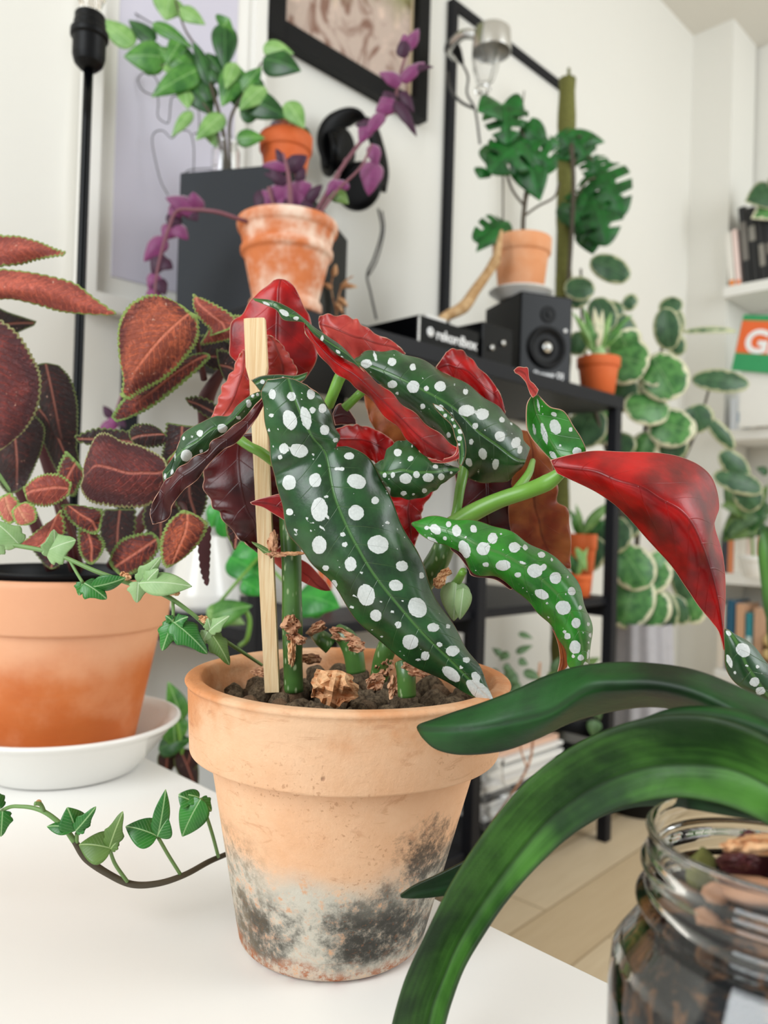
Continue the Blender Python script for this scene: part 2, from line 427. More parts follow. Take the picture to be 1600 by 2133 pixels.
def m_terracotta(name, a='#d9824c', b='#c06a34', pale='#e8b892', amount=.35, stains=0, rough=.8, seed=0.0, wipe=None):
    n = NT(name); co = n.coord('Object'); z = n.sep(co)[2]
    off = n.n('ShaderNodeMapping'); off.inputs['Location'].default_value = (seed, seed * 2, 0); n.t.links.new(co, off.inputs['Vector']); v = off.outputs[0]
    col = n.mix(n.noise(26, 4, v), a, b)
    col = n.mix(n.math('MULTIPLY', n.ramp(n.noise(15, 5, v, .6), .42, .66), amount), col, pale)
    sv = n.scale(v, (1, 1, 6)); col = n.mix(n.math('MULTIPLY', n.noise(60, 3, sv), .16), col, '#8a4a26')
    if stains:
        # wear bands run round the pot at their own heights
        w1 = n.math('ADD', z, n.math('MULTIPLY', n.math('SUBTRACT', n.noise(22, 5, v), .5), .035))
        col = n.mix(n.math('MULTIPLY', n.math('MULTIPLY', n.ramp(w1, .132, .120), n.ramp(w1, .040, .060)), .85), col, n.mix(n.noise(40, 5, v, .7), '#dba377', '#f2caa6'))
        gr = n.noise(150, 6, v, .75)
        low = n.ramp(w1, .066, .046)
        col = n.mix(n.math('MULTIPLY', low, n.ramp(gr, .26, .50)), col, '#c6bfb0')
        blotch = n.noise(23, 6, v, .62)
        dark = n.math('MULTIPLY', n.math('MULTIPLY', n.ramp(w1, .052, .036), n.ramp(w1, .004, .016)), n.ramp(n.math('ADD', blotch, n.math('MULTIPLY', gr, .45)), .66, .86))
        col = n.mix(n.math('MULTIPLY', dark, .92), col, '#34322c')
        # side blotch of black algae on the right shoulder
        px_ = n.sep(co)
        def blob(cx, cz, rx, rz, s=1.0):
            dx = n.math('DIVIDE', n.math('SUBTRACT', px_[0], cx), rx); dz = n.math('DIVIDE', n.math('SUBTRACT', px_[2], cz), rz)
            d = n.math('SQRT', n.math('ADD', n.math('MULTIPLY', dx, dx), n.math('MULTIPLY', dz, dz)))
            d = n.math('ADD', d, n.math('MULTIPLY', n.math('SUBTRACT', n.noise(60, 8, v, .78), .5), 3.0))
            return n.math('MULTIPLY', n.ramp(d, 1.25, .45), s)
        front = n.ramp(px_[1], .02, -.02)
        bl = n.math('MAXIMUM', blob(.050, .064, .014, .020, .9), blob(.062, .052, .013, .018, .85))
        bl = n.math('MAXIMUM', bl, blob(.026, .036, .026, .016, .75)); bl = n.math('MAXIMUM', bl, blob(-.034, .018, .018, .013, .8))
        bl = n.math('MAXIMUM', bl, blob(.022, .022, .022, .010, .9))
        bl = n.math('MULTIPLY', n.math('MULTIPLY', bl, front), n.ramp(gr, .28, .56))
        col = n.mix(bl, col, '#35322b')
        speck = n.ramp(n.noise(420, 3, v, .6), .60, .66); col = n.mix(n.math('MULTIPLY', n.math('MULTIPLY', speck, n.ramp(n.noise(18, 4, v), .45, .65)), .45), col, '#9a6038')
        scr = n.ramp(n.noise(34, 6, n.scale(v, (1, 1, 3.4)), .7, 1.5), .56, .68); col = n.mix(n.math('MULTIPLY', scr, .28), col, '#a9663c')
        lstain = n.math('MULTIPLY', n.math('MULTIPLY', n.ramp(w1, .082, .055), n.ramp(px_[0], -.02, -.045)), n.ramp(gr, .40, .62)); col = n.mix(n.math('MULTIPLY', lstain, .65), col, '#7d6a52')
        nicks = n.ramp(n.noise(75, 3, n.scale(v, (1, 1, .55))), .72, .76)
        col = n.mix(n.math('MULTIPLY', nicks, .6), col, '#7c4a30')
        col = n.mix(n.math('MULTIPLY', n.math('MULTIPLY', n.ramp(w1, .012, .004), n.ramp(gr, .4, .6)), .9), col, '#a85a28')
        n.bump(n.math('ADD', n.noise(220, 6, v, .7), n.math('MULTIPLY', nicks, -1.0)), .5, .0012)
    else:
        n.bump(n.noise(180, 5, v, .6), .25, .0008)
    if wipe:
        zz = n.math('ADD', z, n.math('MULTIPLY', n.math('SUBTRACT', n.noise(14, 5, v), .5), wipe[1]))
        col = n.mix(n.math('MULTIPLY', n.ramp(zz, wipe[0] - .02, wipe[0] + .02), .75), col, wipe[2])
    n.set(Base_Color=col, Roughness=rough); return n.m
def m_art():
    "a loose painting: pink and umber figures of colour under hanging green leaves"
    n = NT('painting'); co = n.coord('Object'); v = n.scale(co, (3.0, 3.0, 1.6))
    a = n.noise(4.5, 4, v, .6, 1.4); b = n.noise(3.2, 5, co, .65, .8)
    col = n.mix(n.ramp(a, .36, .50), '#866456', '#c2aea2'); col = n.mix(n.ramp(a, .55, .64), col, '#dcc3b4')
    z = n.math('ADD', n.sep(co)[2], n.math('MULTIPLY', b, .32))
    g = n.mix(n.noise(22, 4, co), '#39431f', '#9a9c5e')
    col = n.mix(n.ramp(z, -.12, .0), col, g)
    col = n.mix(n.ramp(n.noise(9, 5, n.scale(co, (1, 1, .5)), .7), .66, .72), col, '#b9bfd6')
    n.set(Base_Color=col, Roughness=.22); return n.m
def m_wood(name, a, b, sc=(1, 14, 14), f=9, rough=.55):
    n = NT(name); v = n.scale(n.coord('Object'), sc); k = n.noise(f, 5, v, .6, .6)
    n.set(Base_Color=n.mix(n.ramp(k, .3, .7), a, b), Roughness=rough); n.bump(k, .15, .0006); return n.m
def m_floor():
    n = NT('oak_floor'); co = n.n('ShaderNodeMapping', i_Vector=n.coord('Object')); co.inputs['Rotation'].default_value = (0, 0, math.radians(-47))
    br = n.n('ShaderNodeTexBrick', i_Vector=co.outputs[0], i_Scale=1.0, i_Color1='#e6d2b2', i_Color2='#d2b994', i_Mortar='#a89070')
    br.inputs['Mortar Size'].default_value = .0022; br.inputs['Brick Width'].default_value = 1.3; br.inputs['Row Height'].default_value = .125; br.inputs['Bias'].default_value = 0
    g = n.noise(8, 5, n.scale(co.outputs[0], (1, 11, 1)), .6, .5)
    n.set(Base_Color=n.mix(n.math('MULTIPLY', g, .55), br.outputs[0], '#b89c76'), Roughness=.42); return n.m
def m_glass(name, col=(1, 1, 1, 1), rough=.0, ior=1.45, tr=1.0):
    n = NT(name); n.set(Base_Color=col, Roughness=rough, IOR=ior, Transmission_Weight=tr); return n.m
M = {}
M['beg_top'] = m_begonia_top()
M['beg_bright'] = m_begonia_top('begonia_top_young', '#14501a', '#2f8a24', '#4c9a3a')
M['beg_red'] = m_red('begonia_underside')
M['beg_dark'] = m_red('begonia_underside_old', '#240304', '#540a0c', '#7a120a', .12, .34)
M['beg_pink'] = m_red('begonia_underside_pale', '#9c1c20', '#d0574c', '#ff6048', .2, .32)
M['beg_brown'] = m_red('begonia_underside_brown', '#7a2a16', '#c0763c', '#e07030', .35, .45)
M['beg_rim'] = plain('leaf_rim', '#b98c74', .5)
M['cane'] = m_green('begonia_cane', '#2c4a1c', '#4f7a34', rough=.3, veins=0, midw=0.01)
M['green_stem'] = plain('green_stem', '#6a9a3a', .35, .2, 60)
M['husk'] = m_wood('dry_husk', '#8a4e32', '#dfae88', (1, 1, 1), 90, .75)
M['husk_pale'] = m_wood('dry_husk_pale', '#b4703f', '#e9bf92', (1, 1, 1), 70, .75)
M['stake'] = m_wood('pine_stake', '#ddb886', '#f0d9ae', (260, 260, 4), 3, .6)
M['coleus'] = m_coleus()
M['coleus_fire'] = m_coleus('coleus_leaf_fiery', '#5a1a18', '#e07048', '#93ac58', 3.2, .66, .2)
M['coleus_maroon'] = m_coleus('coleus_leaf_maroon', '#4a1a1e', '#9c4038', '#a9a870', 2.2, .5)
M['coleus_hot'] = m_coleus('coleus_leaf_bright', '#8a3a30', '#dc6c54', '#98b05c', 2.0, .62)
M['coleus_dark'] = m_coleus('coleus_leaf_dark', '#260b0c', '#6a2822', '#6d7c40', 1.6, .38)
M['coleus_tiny'] = m_coleus('coleus_leaf_young', '#c8685a', '#eaa07a', '#93b85a', 2.2, .6)
M['coleus_under'] = plain('coleus_underside', '#46161a', .6, .3, 80)
M['terra_old'] = m_terracotta('terracotta_weathered', '#dd9c68', '#c97c46', '#edc7a2', .8, 1)
M['terra_new'] = m_terracotta('terracotta_matte', '#d07434', '#be5c1e', '#e6a274', .45, 0, .6, 3, (.100, .05, '#e8b08a'))
M['terra_banded'] = m_terracotta('terracotta_chalky', '#dc8450', '#cc6e3c', '#f6dcc8', 1.0, 0, .85, 5)
M['terra_orange'] = m_terracotta('terracotta_orange', '#dd6a2c', '#d2581c', '#e8895a', .2, 0, .7, 8)
M['terra_pale'] = m_terracotta('terracotta_pale', '#e8a476', '#dc925e', '#f0c2a0', .4, 0, .8, 9)
M['soil'] = plain('potting_soil', '#3a2a20', .95, .6, 240)
M['white_table'] = plain('white_laminate', '#eceae6', .38, .01, 4)
M['ceramic'] = plain('white_ceramic', '#e9e7e2', .18, .02, 8)
M['black_plastic'] = plain('black_plastic', '#08090b', .45, .06, 30, Specular_IOR_Level=.18)
M['black_metal'] = plain('black_metal', '#15161b', .5, .06, 30, Specular_IOR_Level=.2)
M['grey_box'] = plain('grey_vinyl', '#25292f', .6, .04, 300, Specular_IOR_Level=.3)
M['gloss_black'] = plain('gloss_black', '#050608', .25, .05, 30, Specular_IOR_Level=.14)
M['floor'] = m_floor()
M['wall'] = plain('white_wall', '#e6e4dd', .85, .012, 2)
M['white_paint'] = plain('white_paint', '#eceae5', .6, .01, 3)
M['ceiling'] = plain('ceiling_paint', '#dfdbd2', .9, .01, 2)
M['glass'] = m_glass('clear_glass')
M['orchid_leaf'] = m_orchid('orchid_leaf_green', '#15350f', '#4a7c2e')
M['orchid_dark'] = m_orchid('orchid_leaf_deep', '#071f09', '#174a18')
M['orchid_under'] = m_green('orchid_leaf_under', '#1d3a18', '#35592a', '#14280e', 1.2, .5, 0, .1, '#3a6a20', .05)
M['ivy'] = m_green('ivy_green', '#1c5a22', '#3c8a34', '#a9cf90', .5, .3, .4, 1.6)
M['ivy_pale'] = m_green('ivy_young', '#7aa562', '#a8c68c', '#c9ddb2', .5, .45, .3, 1.6)
M['ivy_olive'] = m_green('ivy_olive', '#4b6a2c', '#6f8f48', '#a9bf80', .5, .4, .3, 1.6)
M['vine_stem'] = plain('vine_stem', '#6d8f50', .5, .15, 90)
M['vine_brown'] = plain('vine_stem_woody', '#4a4030', .6, .3, 90)
M['ficus'] = m_green('cutting_leaf_green', '#2c6b24', '#5e9c40', '#a3cc88', .9, .33, .2, .35)
M['ficus_dark'] = m_green('cutting_leaf_dark', '#15401a', '#2c6428', '#5f9a50', .9, .3, .2, .35)
M['ficus_pale'] = m_green('cutting_leaf_pale', '#6ea050', '#96c272', '#b9d9a0', .9, .4, .2, .35)
M['purple'] = plain('velvet_purple', '#74205e', .55, .35, 120)
M['purple'].node_tree.nodes['Principled BSDF'].inputs['Sheen Weight'].default_value = .6
M['purple_dark'] = plain('velvet_purple_dark', '#3a1230', .6, .3, 120)
M['purple_stem'] = plain('purple_stem', '#7a4a55', .6, .2, 120)
M['monstera'] = m_green('monstera_green', '#06400f', '#0f6a1e', '#2a8436', 1.4, .42, .2, .22, trf=.08)
M['variegated'] = m_green('variegated_leaf', '#2c6430', '#5f9c50', '#86b070', 1.6, .35, .25, .25, trf=.12, edge='#e6e3c2', edge_w=11.0)
M['variegated_dark'] = m_green('variegated_leaf_dark', '#23472a', '#3f6840', '#5c8058', 1.6, .4, .2, .25, trf=.1, edge='#b9bc94', edge_w=7.0)
M['pothos'] = m_green('pothos_green', '#1a7a28', '#3da43c', '#5cb44e', 1.0, .3, .2, .3)
M['smallleaf'] = m_green('small_leaf_green', '#3a5a34', '#5f8252', '#93ab84', .6, .45, .1, .8)
M['bark'] = m_wood('driftwood', '#a98152', '#d3b083', (3, 3, 3), 12, .8)
M['moss'] = plain('moss_pole_fibre', '#6a6a34', .95, .5, 150)
M['wire'] = plain('dark_wire', '#3c3a38', .4)
M['cream_line'] = plain('gilt_edge', '#cbb896', .4)
# ================================================================== the room
TZ = .489      # table top height
FZ = 0.0
def quadwall(name, pts, mat, thick, nrm):
    pts = [np.asarray(p, float) for p in pts]; nrm = np.asarray(nrm, float)
    V = pts + [p + nrm * thick for p in pts]
    return structure(mesh_obj(name, V, [(0, 1, 2, 3), (7, 6, 5, 4), (0, 4, 5, 1), (1, 5, 6, 2), (2, 6, 7, 3), (3, 7, 4, 0)], mat, None, False))
H = 2.72
wl = lambda t, z, w=WALLW: R0 + E2 * w + E1 * t + np.array([0, 0, z])      # point on the left wall
colA = 2.0
for _t in np.linspace(1.5, 3.5, 400):                                       # where the wall meets the chimney breast
    if proj(wl(_t, .72))[0] <= 1419: colA = _t
quadwall('wall_left', [wl(-2.2, 0), wl(colA + .4, 0), wl(colA + .4, H), wl(-2.2, H)], M['wall'], .08, E2)
cb = lambda s, z, r=0.0: wl(colA + r, z) - E2 * s                           # along the back wall, r = recess
colW = .1
for _s in np.linspace(.02, .5, 400):
    if proj(cb(_s, .72))[0] <= 1503: colW = _s
quadwall('wall_breast', [cb(-.02, 0), cb(colW, 0), cb(colW, H), cb(-.02, H)], M['wall'], .24, E1)
REC = .26
quadwall('wall_back', [cb(colW - .05, 0, REC), cb(3.2, 0, REC), cb(3.2, H, REC), cb(colW - .05, H, REC)], M['wall'], .08, E1)
f = boxv((0.6, 1.2, -.03), 7.5, 7.5, .06, E1); structure(mesh_obj('floor', f[0], f[1], M['floor'], None, False))
f = boxv((0.6, 1.2, H + .04), 7.5, 7.5, .08, E1); structure(mesh_obj('ceiling', f[0], f[1], M['ceiling'], None, False))
V, Fc = boxv(wl(.9, .05, WALLW - .008), 4.6, .012, .10, E1); structure(mesh_obj('baseboard_left', V, Fc, M['white_paint'], None, False))

# ------------------------------------------------------------------ white table
t = thing('white_table', 'white laminate table carrying the spotted begonia and the coleus pot', 'table', (-.25, .3, 0))
e0 = onz(307, 1580, TZ); e1_ = onz(1280, 2052, TZ)
ed = (e1_ - e0) / np.linalg.norm(e1_ - e0); en = np.array([-ed[1], ed[0], 0]); en = -en if en @ E1 > 0 else en   # into the table
far = e0 - ed * .16; near = e1_ + ed * .42; wdt = .62
cc = (far + near) / 2 + en * wdt / 2; Lt = np.linalg.norm(near - far)
box('table_top', (cc[0], cc[1], TZ - .02), (Lt, wdt, .04), M['white_table'], t, ax=ed, bevel=.0015)
for i in (-1, 1):
    for j in (-1, 1):
        q = cc + ed * i * (Lt / 2 - .035) + en * j * (wdt / 2 - .035)
        box('leg', (q[0], q[1], (TZ - .04) / 2), (.045, .045, TZ - .04), M['white_table'], t, ax=ed)
box('apron', (cc[0], cc[1], TZ - .075), (Lt - .12, .018, .07), M['white_table'], t, ax=ed)

# ------------------------------------------------------------------ black shelving rack
RZ, RM, RB, RD = 1.025, .56, .115, .42
t = thing('shelving_rack', 'long black metal shelving rack against the white wall behind the plants', 'shelf', R0)
bm_ = M['black_metal']
def rbox(name, a0, a1, w0, w1, z0, z1, mat, par, bevel=.002):
    c = rk((a0 + a1) / 2, (w0 + w1) / 2, (z0 + z1) / 2)
    return box(name, c, (a1 - a0, w1 - w0, z1 - z0), mat, par, ax=E1, bevel=bevel)
rbox('top_board', -.012, 1.012, -.012, RD, RZ - .030, RZ, bm_, t)
rbox('middle_board', -.012, 1.012, .0, RD, RM - .018, RM, bm_, t)
rbox('bottom_board', -.012, 1.012, .0, RD, RB - .022, RB, bm_, t)
for a in (0, .495, .99):
    for w in (.0, RD - .012):
        rbox('leg', a - .0125, a + .0125, w - .0125, w + .0125, 0, RZ - .03, bm_, t)
for a in (0, .495, .99): rbox('side_rail', a - .009, a + .009, .012, RD - .02, RM - .046, RM - .018, bm_, t)

# ------------------------------------------------------------------ wall bookshelves
def alc(s, r, z): return cb(s, z, r)
SH = [1.655, 1.105, .560]
shelf_lab = ['white wall shelf with black books leaning on it, topmost', 'white wall shelf below the orange and green sign, holding small books', 'white wall shelf with a row of pale spines, the lowest one']
for z, lb in zip(SH, shelf_lab):
    s0, s1 = colW + .004, 1.5
    c = cb((s0 + s1) / 2, z - .02, .10)
    o = box('wall_shelf', c, (s1 - s0, .30, .04), M['white_paint'], None, ax=-E2, bevel=.002)
    tag(o, lb, 'shelf', 'white wall shelves in the alcove')
cbt = thing('low_cabinet', 'low white cabinet standing under the wall shelves', 'cabinet', cb(.8, 0, .08))
box('body', cb(colW + .56, .10, .08), (1.08, .34, .20), M['white_paint'], cbt, ax=-E2)
for k in range(2):
    dr = box('door', cb(colW + .29 + .54 * k, .10, -.10), (.52, .018, .17), M['white_paint'], cbt, ax=-E2)
    box('handle', cb(colW + .5 + .1 * k, .12, -.113), (.012, .012, .06), M['black_metal'], dr, ax=-E2)
# ================================================================== spotted begonia in its weathered pot
rim = P(707, 1402, .435)
PC = np.array([rim[0], rim[1], TZ]); PH = rim[2] - TZ; PR = .0905
beg = thing('potted_begonia', 'white-spotted begonia with red undersides in a stained weathered terracotta pot', 'potted plant', PC)
LEAN = (.006, 0)
bd = .040   # depth of the thick rim band
prof = rnd([(0.0, 0), (.047, 0), (.0515, .003), (.0742, PH - bd - .0012), (.0745, PH - bd), (.0852, PH - bd + .0005), (.0885, PH - .004), (.0905, PH - .002),
            (.0888, PH), (.0815, PH), (.0795, PH - .004), (.0775, PH - .030), (.070, PH - .031), (.045, .012), (0, .012)], .0014)
pot = lathe('pot', PC, [(0, 0)] + prof[1:], M['terra_old'], beg, 128, LEAN, .012)
CX = PC + np.array([LEAN[0], 0, 0])
SZ = PH - .013
soil = lathe('soil', CX, [(0, SZ - .008), (.04, SZ - .006), (.0765, SZ - .006), (.0765, SZ - .014), (0, SZ - .014)], M['soil'], beg, 48)
# expanded clay pebbles
def pebble_mesh(seed):
    bm = bmesh.new(); bmesh.ops.create_icosphere(bm, subdivisions=3, radius=1)
    for v in bm.verts:
        q = v.co * 1.6 + Vector((seed * 7, 0, 0)); k = mnoise.noise(q) * .22 + mnoise.noise(q * 3) * .10 + mnoise.noise(q * 7) * .06
        v.co *= 1 + k
    me = bpy.data.meshes.new('pebble'); bm.to_mesh(me); bm.free(); me.polygons.foreach_set('use_smooth', [True] * len(me.polygons)); return me
def m_pebble():
    n = NT('clay_pebble'); co = n.coord(); g = n.noise(3.0, 5, co, .7)
    col = n.mix(n.ramp(g, .35, .65), '#59452f', '#a89070'); r = n.n('ShaderNodeObjectInfo').outputs['Random']
    col = n.mix(n.math('MULTIPLY', n.ramp(r, .7, .9), .6), col, '#b58a66')
    n.set(Base_Color=col, Roughness=.92); n.bump(n.noise(9, 4, co, .7), .8, .15); return n.m
pm = [pebble_mesh(i) for i in range(5)]; mpb = m_pebble()
for m_ in pm: m_.materials.append(mpb)
rg = random.Random(5); pts = []
for _ in range(2600):
    a, r = rg.random() * 6.283, .071 * math.sqrt(rg.random()); s = rg.uniform(.0062, .0098)
    x, y = r * math.cos(a), r * math.sin(a)
    if r + s > .0765: continue
    if all((x - q[0]) ** 2 + (y - q[1]) ** 2 > ((s + q[2]) * .84) ** 2 for q in pts): pts.append((x, y, s))
pts.sort(key=lambda q: q[1]); pts = pts[:95]
for i, (x, y, s) in enumerate(pts):
    o = bpy.data.objects.new('clay_pebble', pm[i % 5]); COL.objects.link(o); o.parent = beg
    o.location = Vector((x + LEAN[0], y, SZ - .004 + rg.uniform(-.002, .002))); o.scale = (s, s * rg.uniform(.8, 1), s * rg.uniform(.75, .95))
    o.rotation_euler = (rg.random() * 6, rg.random() * 6, rg.random() * 6)

T_, R_ = M['beg_top'], M['beg_red']
brt = (M['beg_bright'], R_, M['beg_rim'])
top, red, dark, pink, old = (T_, R_, M['beg_rim']), (R_, T_, M['beg_rim']), (M['beg_dark'], T_, M['beg_rim']), (M['beg_pink'], T_, M['beg_rim']), (M['beg_brown'], T_, M['beg_rim'])
def cvt(lst, ox, oy, s): return [(ox + x * s, oy + y * s, rx * s, ry * s) + tuple(q) for x, y, rx, ry, *q in lst]
k1 = (300, 560, .375); k2 = (800, 650, .3125); k3 = (350, 1000, .4375); k5 = (940, 1100, .3281); k6 = (1080, 1000, .325)
sp_hero = cvt([(713,697,20,28),(821,710,24,26),(927,697,22,30),(991,776,22,26),(936,786,16,18),(708,815,14,10),(811,840,38,55,-18),(899,830,28,62,-14),(1002,895,26,28),(1063,952,14,12),(697,895,8,9),(779,999,26,30),(862,1009,50,38,10),(940,1030,7,9),(757,1046,12,14),(1140,1041,28,20),(1078,1112,18,10),(1102,1112,14,10),(807,1187,38,42),(952,1175,34,40),(975,1094,8,8),(1180,1181,52,40,20),(1283,1288,22,22),(975,1338,46,66),(1012,1265,12,10),(810,1350,20,20),(1178,1355,42,44,-30),(905,1388,9,10),(937,1411,9,9),(1027,1385,8,8),(846,1452,13,12),(845,1474,10,9),(933,1454,9,9),(984,1433,11,11),(1007,1451,8,8),(975,1533,40,50),(1105,1476,15,14),(1351,1411,12,10),(1300,1532,58,50,15),(1116,1532,16,16),(1410,1560,8,8),(1325,1425,6,6)], *k1) + \
  cvt([(870,400,28,35),(922,442,8,8),(1113,410,30,25),(793,495,16,22),(752,418,16,14),(1085,502,34,26,15),(1205,455,14,16),(945,547,40,52,-15),(1187,607,42,50,-30),(991,643,28,28),(876,604,10,9),(1096,689,17,18),(1070,629,10,10),(1262,702,28,22),(1332,697,12,13),(1155,770,38,35),(1293,783,14,13),(1355,813,32,25),(1226,835,20,22),(1020,748,8,8),(1420,857,18,14),(1395,892,9,9),(1350,922,50,26,38),(1465,938,26,18,55),(1485,1005,75,34,40),(887,547,8,8),(1117,578,8,8),(973,715,7,7),(1107,818,8,7),(1190,857,12,9),(1015,578,7,7)], *k3)
rows_leaf('leaf', .392, [
 ((557,791),(600,787),(641,800)), ((546,815),(610,820),(671,828),(2,0,4)), ((548,850),(625,860),(687,862),(3,-3,6)), ((558,900),(645,900),(703,898),(4,-3,7)),
 ((563,945),(666,925),(705,920),(4,1,6)), ((570,985),(678,945),(694,938),(4,3,6)), ((577,1010),(686,975),(724,929),(4,2,6)), ((588,1055),(698,1035),(770,958),(4,-2,6)),
 ((604,1115),(722,1095),(800,1010),(5,-4,6)), ((640,1160),(745,1140),(830,1078),(5,-6,6)), ((685,1208),(778,1195),(868,1150),(4,-8,4)),
 ((741,1285),(825,1255),(905,1238),(2,-9,2)), ((800,1345),(880,1318),(948,1312),(0,-10,0)), ((880,1395),(940,1376),(985,1368),(-2,-9,-3)),
 ((960,1437),(988,1425),(1010,1413),(-5,-9,-7)), ((1023,1462),(1027,1464),(1029,1461),(-8,-8,-8))],
 top, beg, nu=170, nv=47, bulge=.006, fold=.0045, wave=.0012, wfreq=9, spots=sp_hero)
# upper right leaf, green side
rows_leaf('leaf', .432, [
 ((737,750),(739,755),(742,760)), ((760,734),(770,762),(790,795),(0,-4,-2)), ((810,731),(820,785),(850,855),(0,-8,-4)), ((852,740),(870,812),(905,895),(0,-10,-4)),
 ((925,775),(930,850),(940,935),(3,-10,-2)), ((1000,820),(985,900),(965,985),(6,-6,2)), ((1050,861),(1030,930),(985,1000),(10,-2,6)), ((1085,900),(1065,955),(1040,1006),(14,2,10)), ((1101,935),(1092,960),(1078,985),(18,8,14))],
 top, beg, nu=110, nv=41, bulge=.006, wave=.001, spots=cvt([(55,333,30,26),(192,369,20,22),(57,482,32,26),(195,498,42,40),(282,511,16,20),(374,497,38,34),(542,533,18,20),(259,628,16,18),(550,658,55,38),(654,682,44,38),(607,760,20,22),(449,672,8,10),(534,744,8,9),(784,719,18,19),(772,829,35,36),(847,746,8,9),(582,864,16,20),(877,873,30,38,20),(903,920,16,26,20),(658,945,28,38,-20),(566,1000,20,30,-20),(743,1013,22,38,10),(629,1060,7,14),(91,541,10,11),(378,640,20,24),(469,487,8,8),(432,820,14,18)], *k2) + cvt([(1237,527,30,24),(1285,490,8,30,-20)], *k1))
# long leaf seen from below: red band with a green turned-up margin
rows_leaf('leaf', .405, [
 ((634,671),(634,682),(636,694)), ((651,690),(657,712),(662,732),(0,-2,0)), ((679,715),(685,742),(690,768),(0,-3,0)), ((707,740),(712,764),(722,792),(0,-4,0)), ((737,757),(745,785),(757,818),(0,-6,-1)),
 ((790,799),(795,832),(805,868),(0,-8,-2)), ((830,834),(834,870),(842,905),(0,-9,-3)), ((870,868),(868,905),(870,938),(0,-9,-4)), ((912,902),(905,932),(898,955),(0,-7,-5)), ((948,930),(940,948),(925,961),(0,-4,-4)), ((958,944),(956,952),(950,959))],
 red, beg, nu=90, nv=21, wave=.0008, wfreq=8)
rows_leaf('leaf', .400, [
 ((526,621),(528,624),(531,627)), ((560,624),(558,630),(556,637)), ((581,631),(579,639),(577,647),(0,-1,0)), ((605,643),(600,655),(592,667),(2,-1,0)), ((622,655),(625,663),(634,672),(2,-1,0)), ((637,667),(642,679),(650,692),(2,-1,0)), ((653,681),(664,699),(680,718),(3,-1,0)),
 ((679,699),(692,718),(706,741),(3,-1,0)), ((712,722),(722,738),(736,757),(4,0,0)), ((739,750),(745,760),(760,775),(4,0,0))],
 top, beg, nu=90, nv=13, spots=cvt([(680,195,22,8,25),(780,245,30,14,30),(845,275,16,10),(990,385,8,16),(1080,462,14,6,35),(1100,488,10,5,30)], *k1))
# curled tip with pink lip
rows_leaf('leaf', .398, [((901,840),(903,843),(906,850)), ((925,850),(922,858),(920,866)), ((944,869),(943,877),(940,886)), ((962,896),(955,902),(947,909)), ((970,922),(961,924),(953,926)), ((970,950),(963,948),(956,946)), ((961,972),(958,968),(955,965))],
 top, beg, nu=60, nv=11, spots=cvt([(365,635,36,14,35),(408,690,12,12),(455,719,9,9),(470,762,10,11),(508,797,18,16),(503,845,16,17),(500,882,8,9)], *k2))
rows_leaf('leaf', .400, [((872,938),(874,942),(878,948)), ((893,954),(890,958),(888,961)), ((925,955),(925,960),(925,965)), ((948,944),(952,950),(957,955)), ((952,915),(957,930),(960,944)), ((946,905),(948,910),(951,915))], pink, beg, nu=40, nv=7)
# top red leaf behind the stake
rows_leaf('leaf', .470, [
 ((570,583),(585,580),(600,586)), ((545,602),(580,598),(617,605),(0,-4,0)), ((527,625),(579,622),(630,628),(0,-5,2)), ((515,637),(578,640),(637,646),(0,-6,3)), ((502,655),(577,660),(645,665),(0,-6,3)), ((483,673),(576,690),(652,690),(0,-6,3)),
 ((480,712),(576,715),(657,712),(0,-6,3)), ((477,738),(577,740),(660,738),(0,-6,3)), ((492,755),(578,762),(655,760),(0,-5,3)), ((505,775),(580,785),(645,778),(0,-4,3)), ((530,800),(585,805),(625,800))],
 red, beg, nu=90, nv=25, wave=.0012, wfreq=3, fold=.003)
rows_leaf('leaf', .452, [((557,697),(560,698),(564,699)), ((556,715),(570,712),(582,712)), ((556,735),(580,735),(597,732),(0,-3,0)), ((557,755),(588,755),(609,752),(0,-3,0)), ((558,775),(590,775),(620,772)), ((560,800),(590,797),(612,792))], pink, beg, nu=40, nv=13, wave=.0008)
rows_leaf('leaf', .446, [((506,728),(509,729),(514,731)), ((495,747),(508,748),(519,752)), ((484,774),(505,775),(521,778),(0,-3,0)), ((465,802),(495,805),(521,808),(0,-3,0)), ((456,830),(485,832),(518,830),(0,-3,0)), ((446,855),(470,858),(500,858)), ((436,880),(450,880),(478,880))], pink, beg, nu=60, nv=15, wave=.001)
# pale red leaf on the right of it
rows_leaf('leaf', .452, [((664,668),(664,675),(666,684)), ((668,657),(675,677),(680,700)), ((694,656),(700,685),(709,721),(0,-4,0)), ((731,661),(735,700),(738,751),(0,-5,0)), ((750,672),(757,705),(765,745),(0,-4,0)), ((781,695),(785,715),(790,738)), ((817,710),(818,722),(820,736)), ((845,736),(844,738),(843,741))], (M['beg_pink'], T_, M['beg_rim']), beg, nu=60, nv=17, wave=.0012)
# red leaf behind the green one
rows_leaf('leaf', .455, [((908,765),(909,767),(911,771)), ((925,741),(933,760),(940,785)), ((934,730),(950,765),(965,805),(0,-4,0)), ((951,727),(970,770),(985,825),(0,-6,0)), ((970,736),(988,785),(1000,840),(0,-6,0)), ((990,758),(1006,803),(1015,850),(0,-5,0)), ((1019,787),(1028,820),(1032,855)), ((1041,819),(1042,838),(1044,860)), ((1053,858),(1052,862),(1050,866))], red, beg, nu=60, nv=17, wave=.0007)
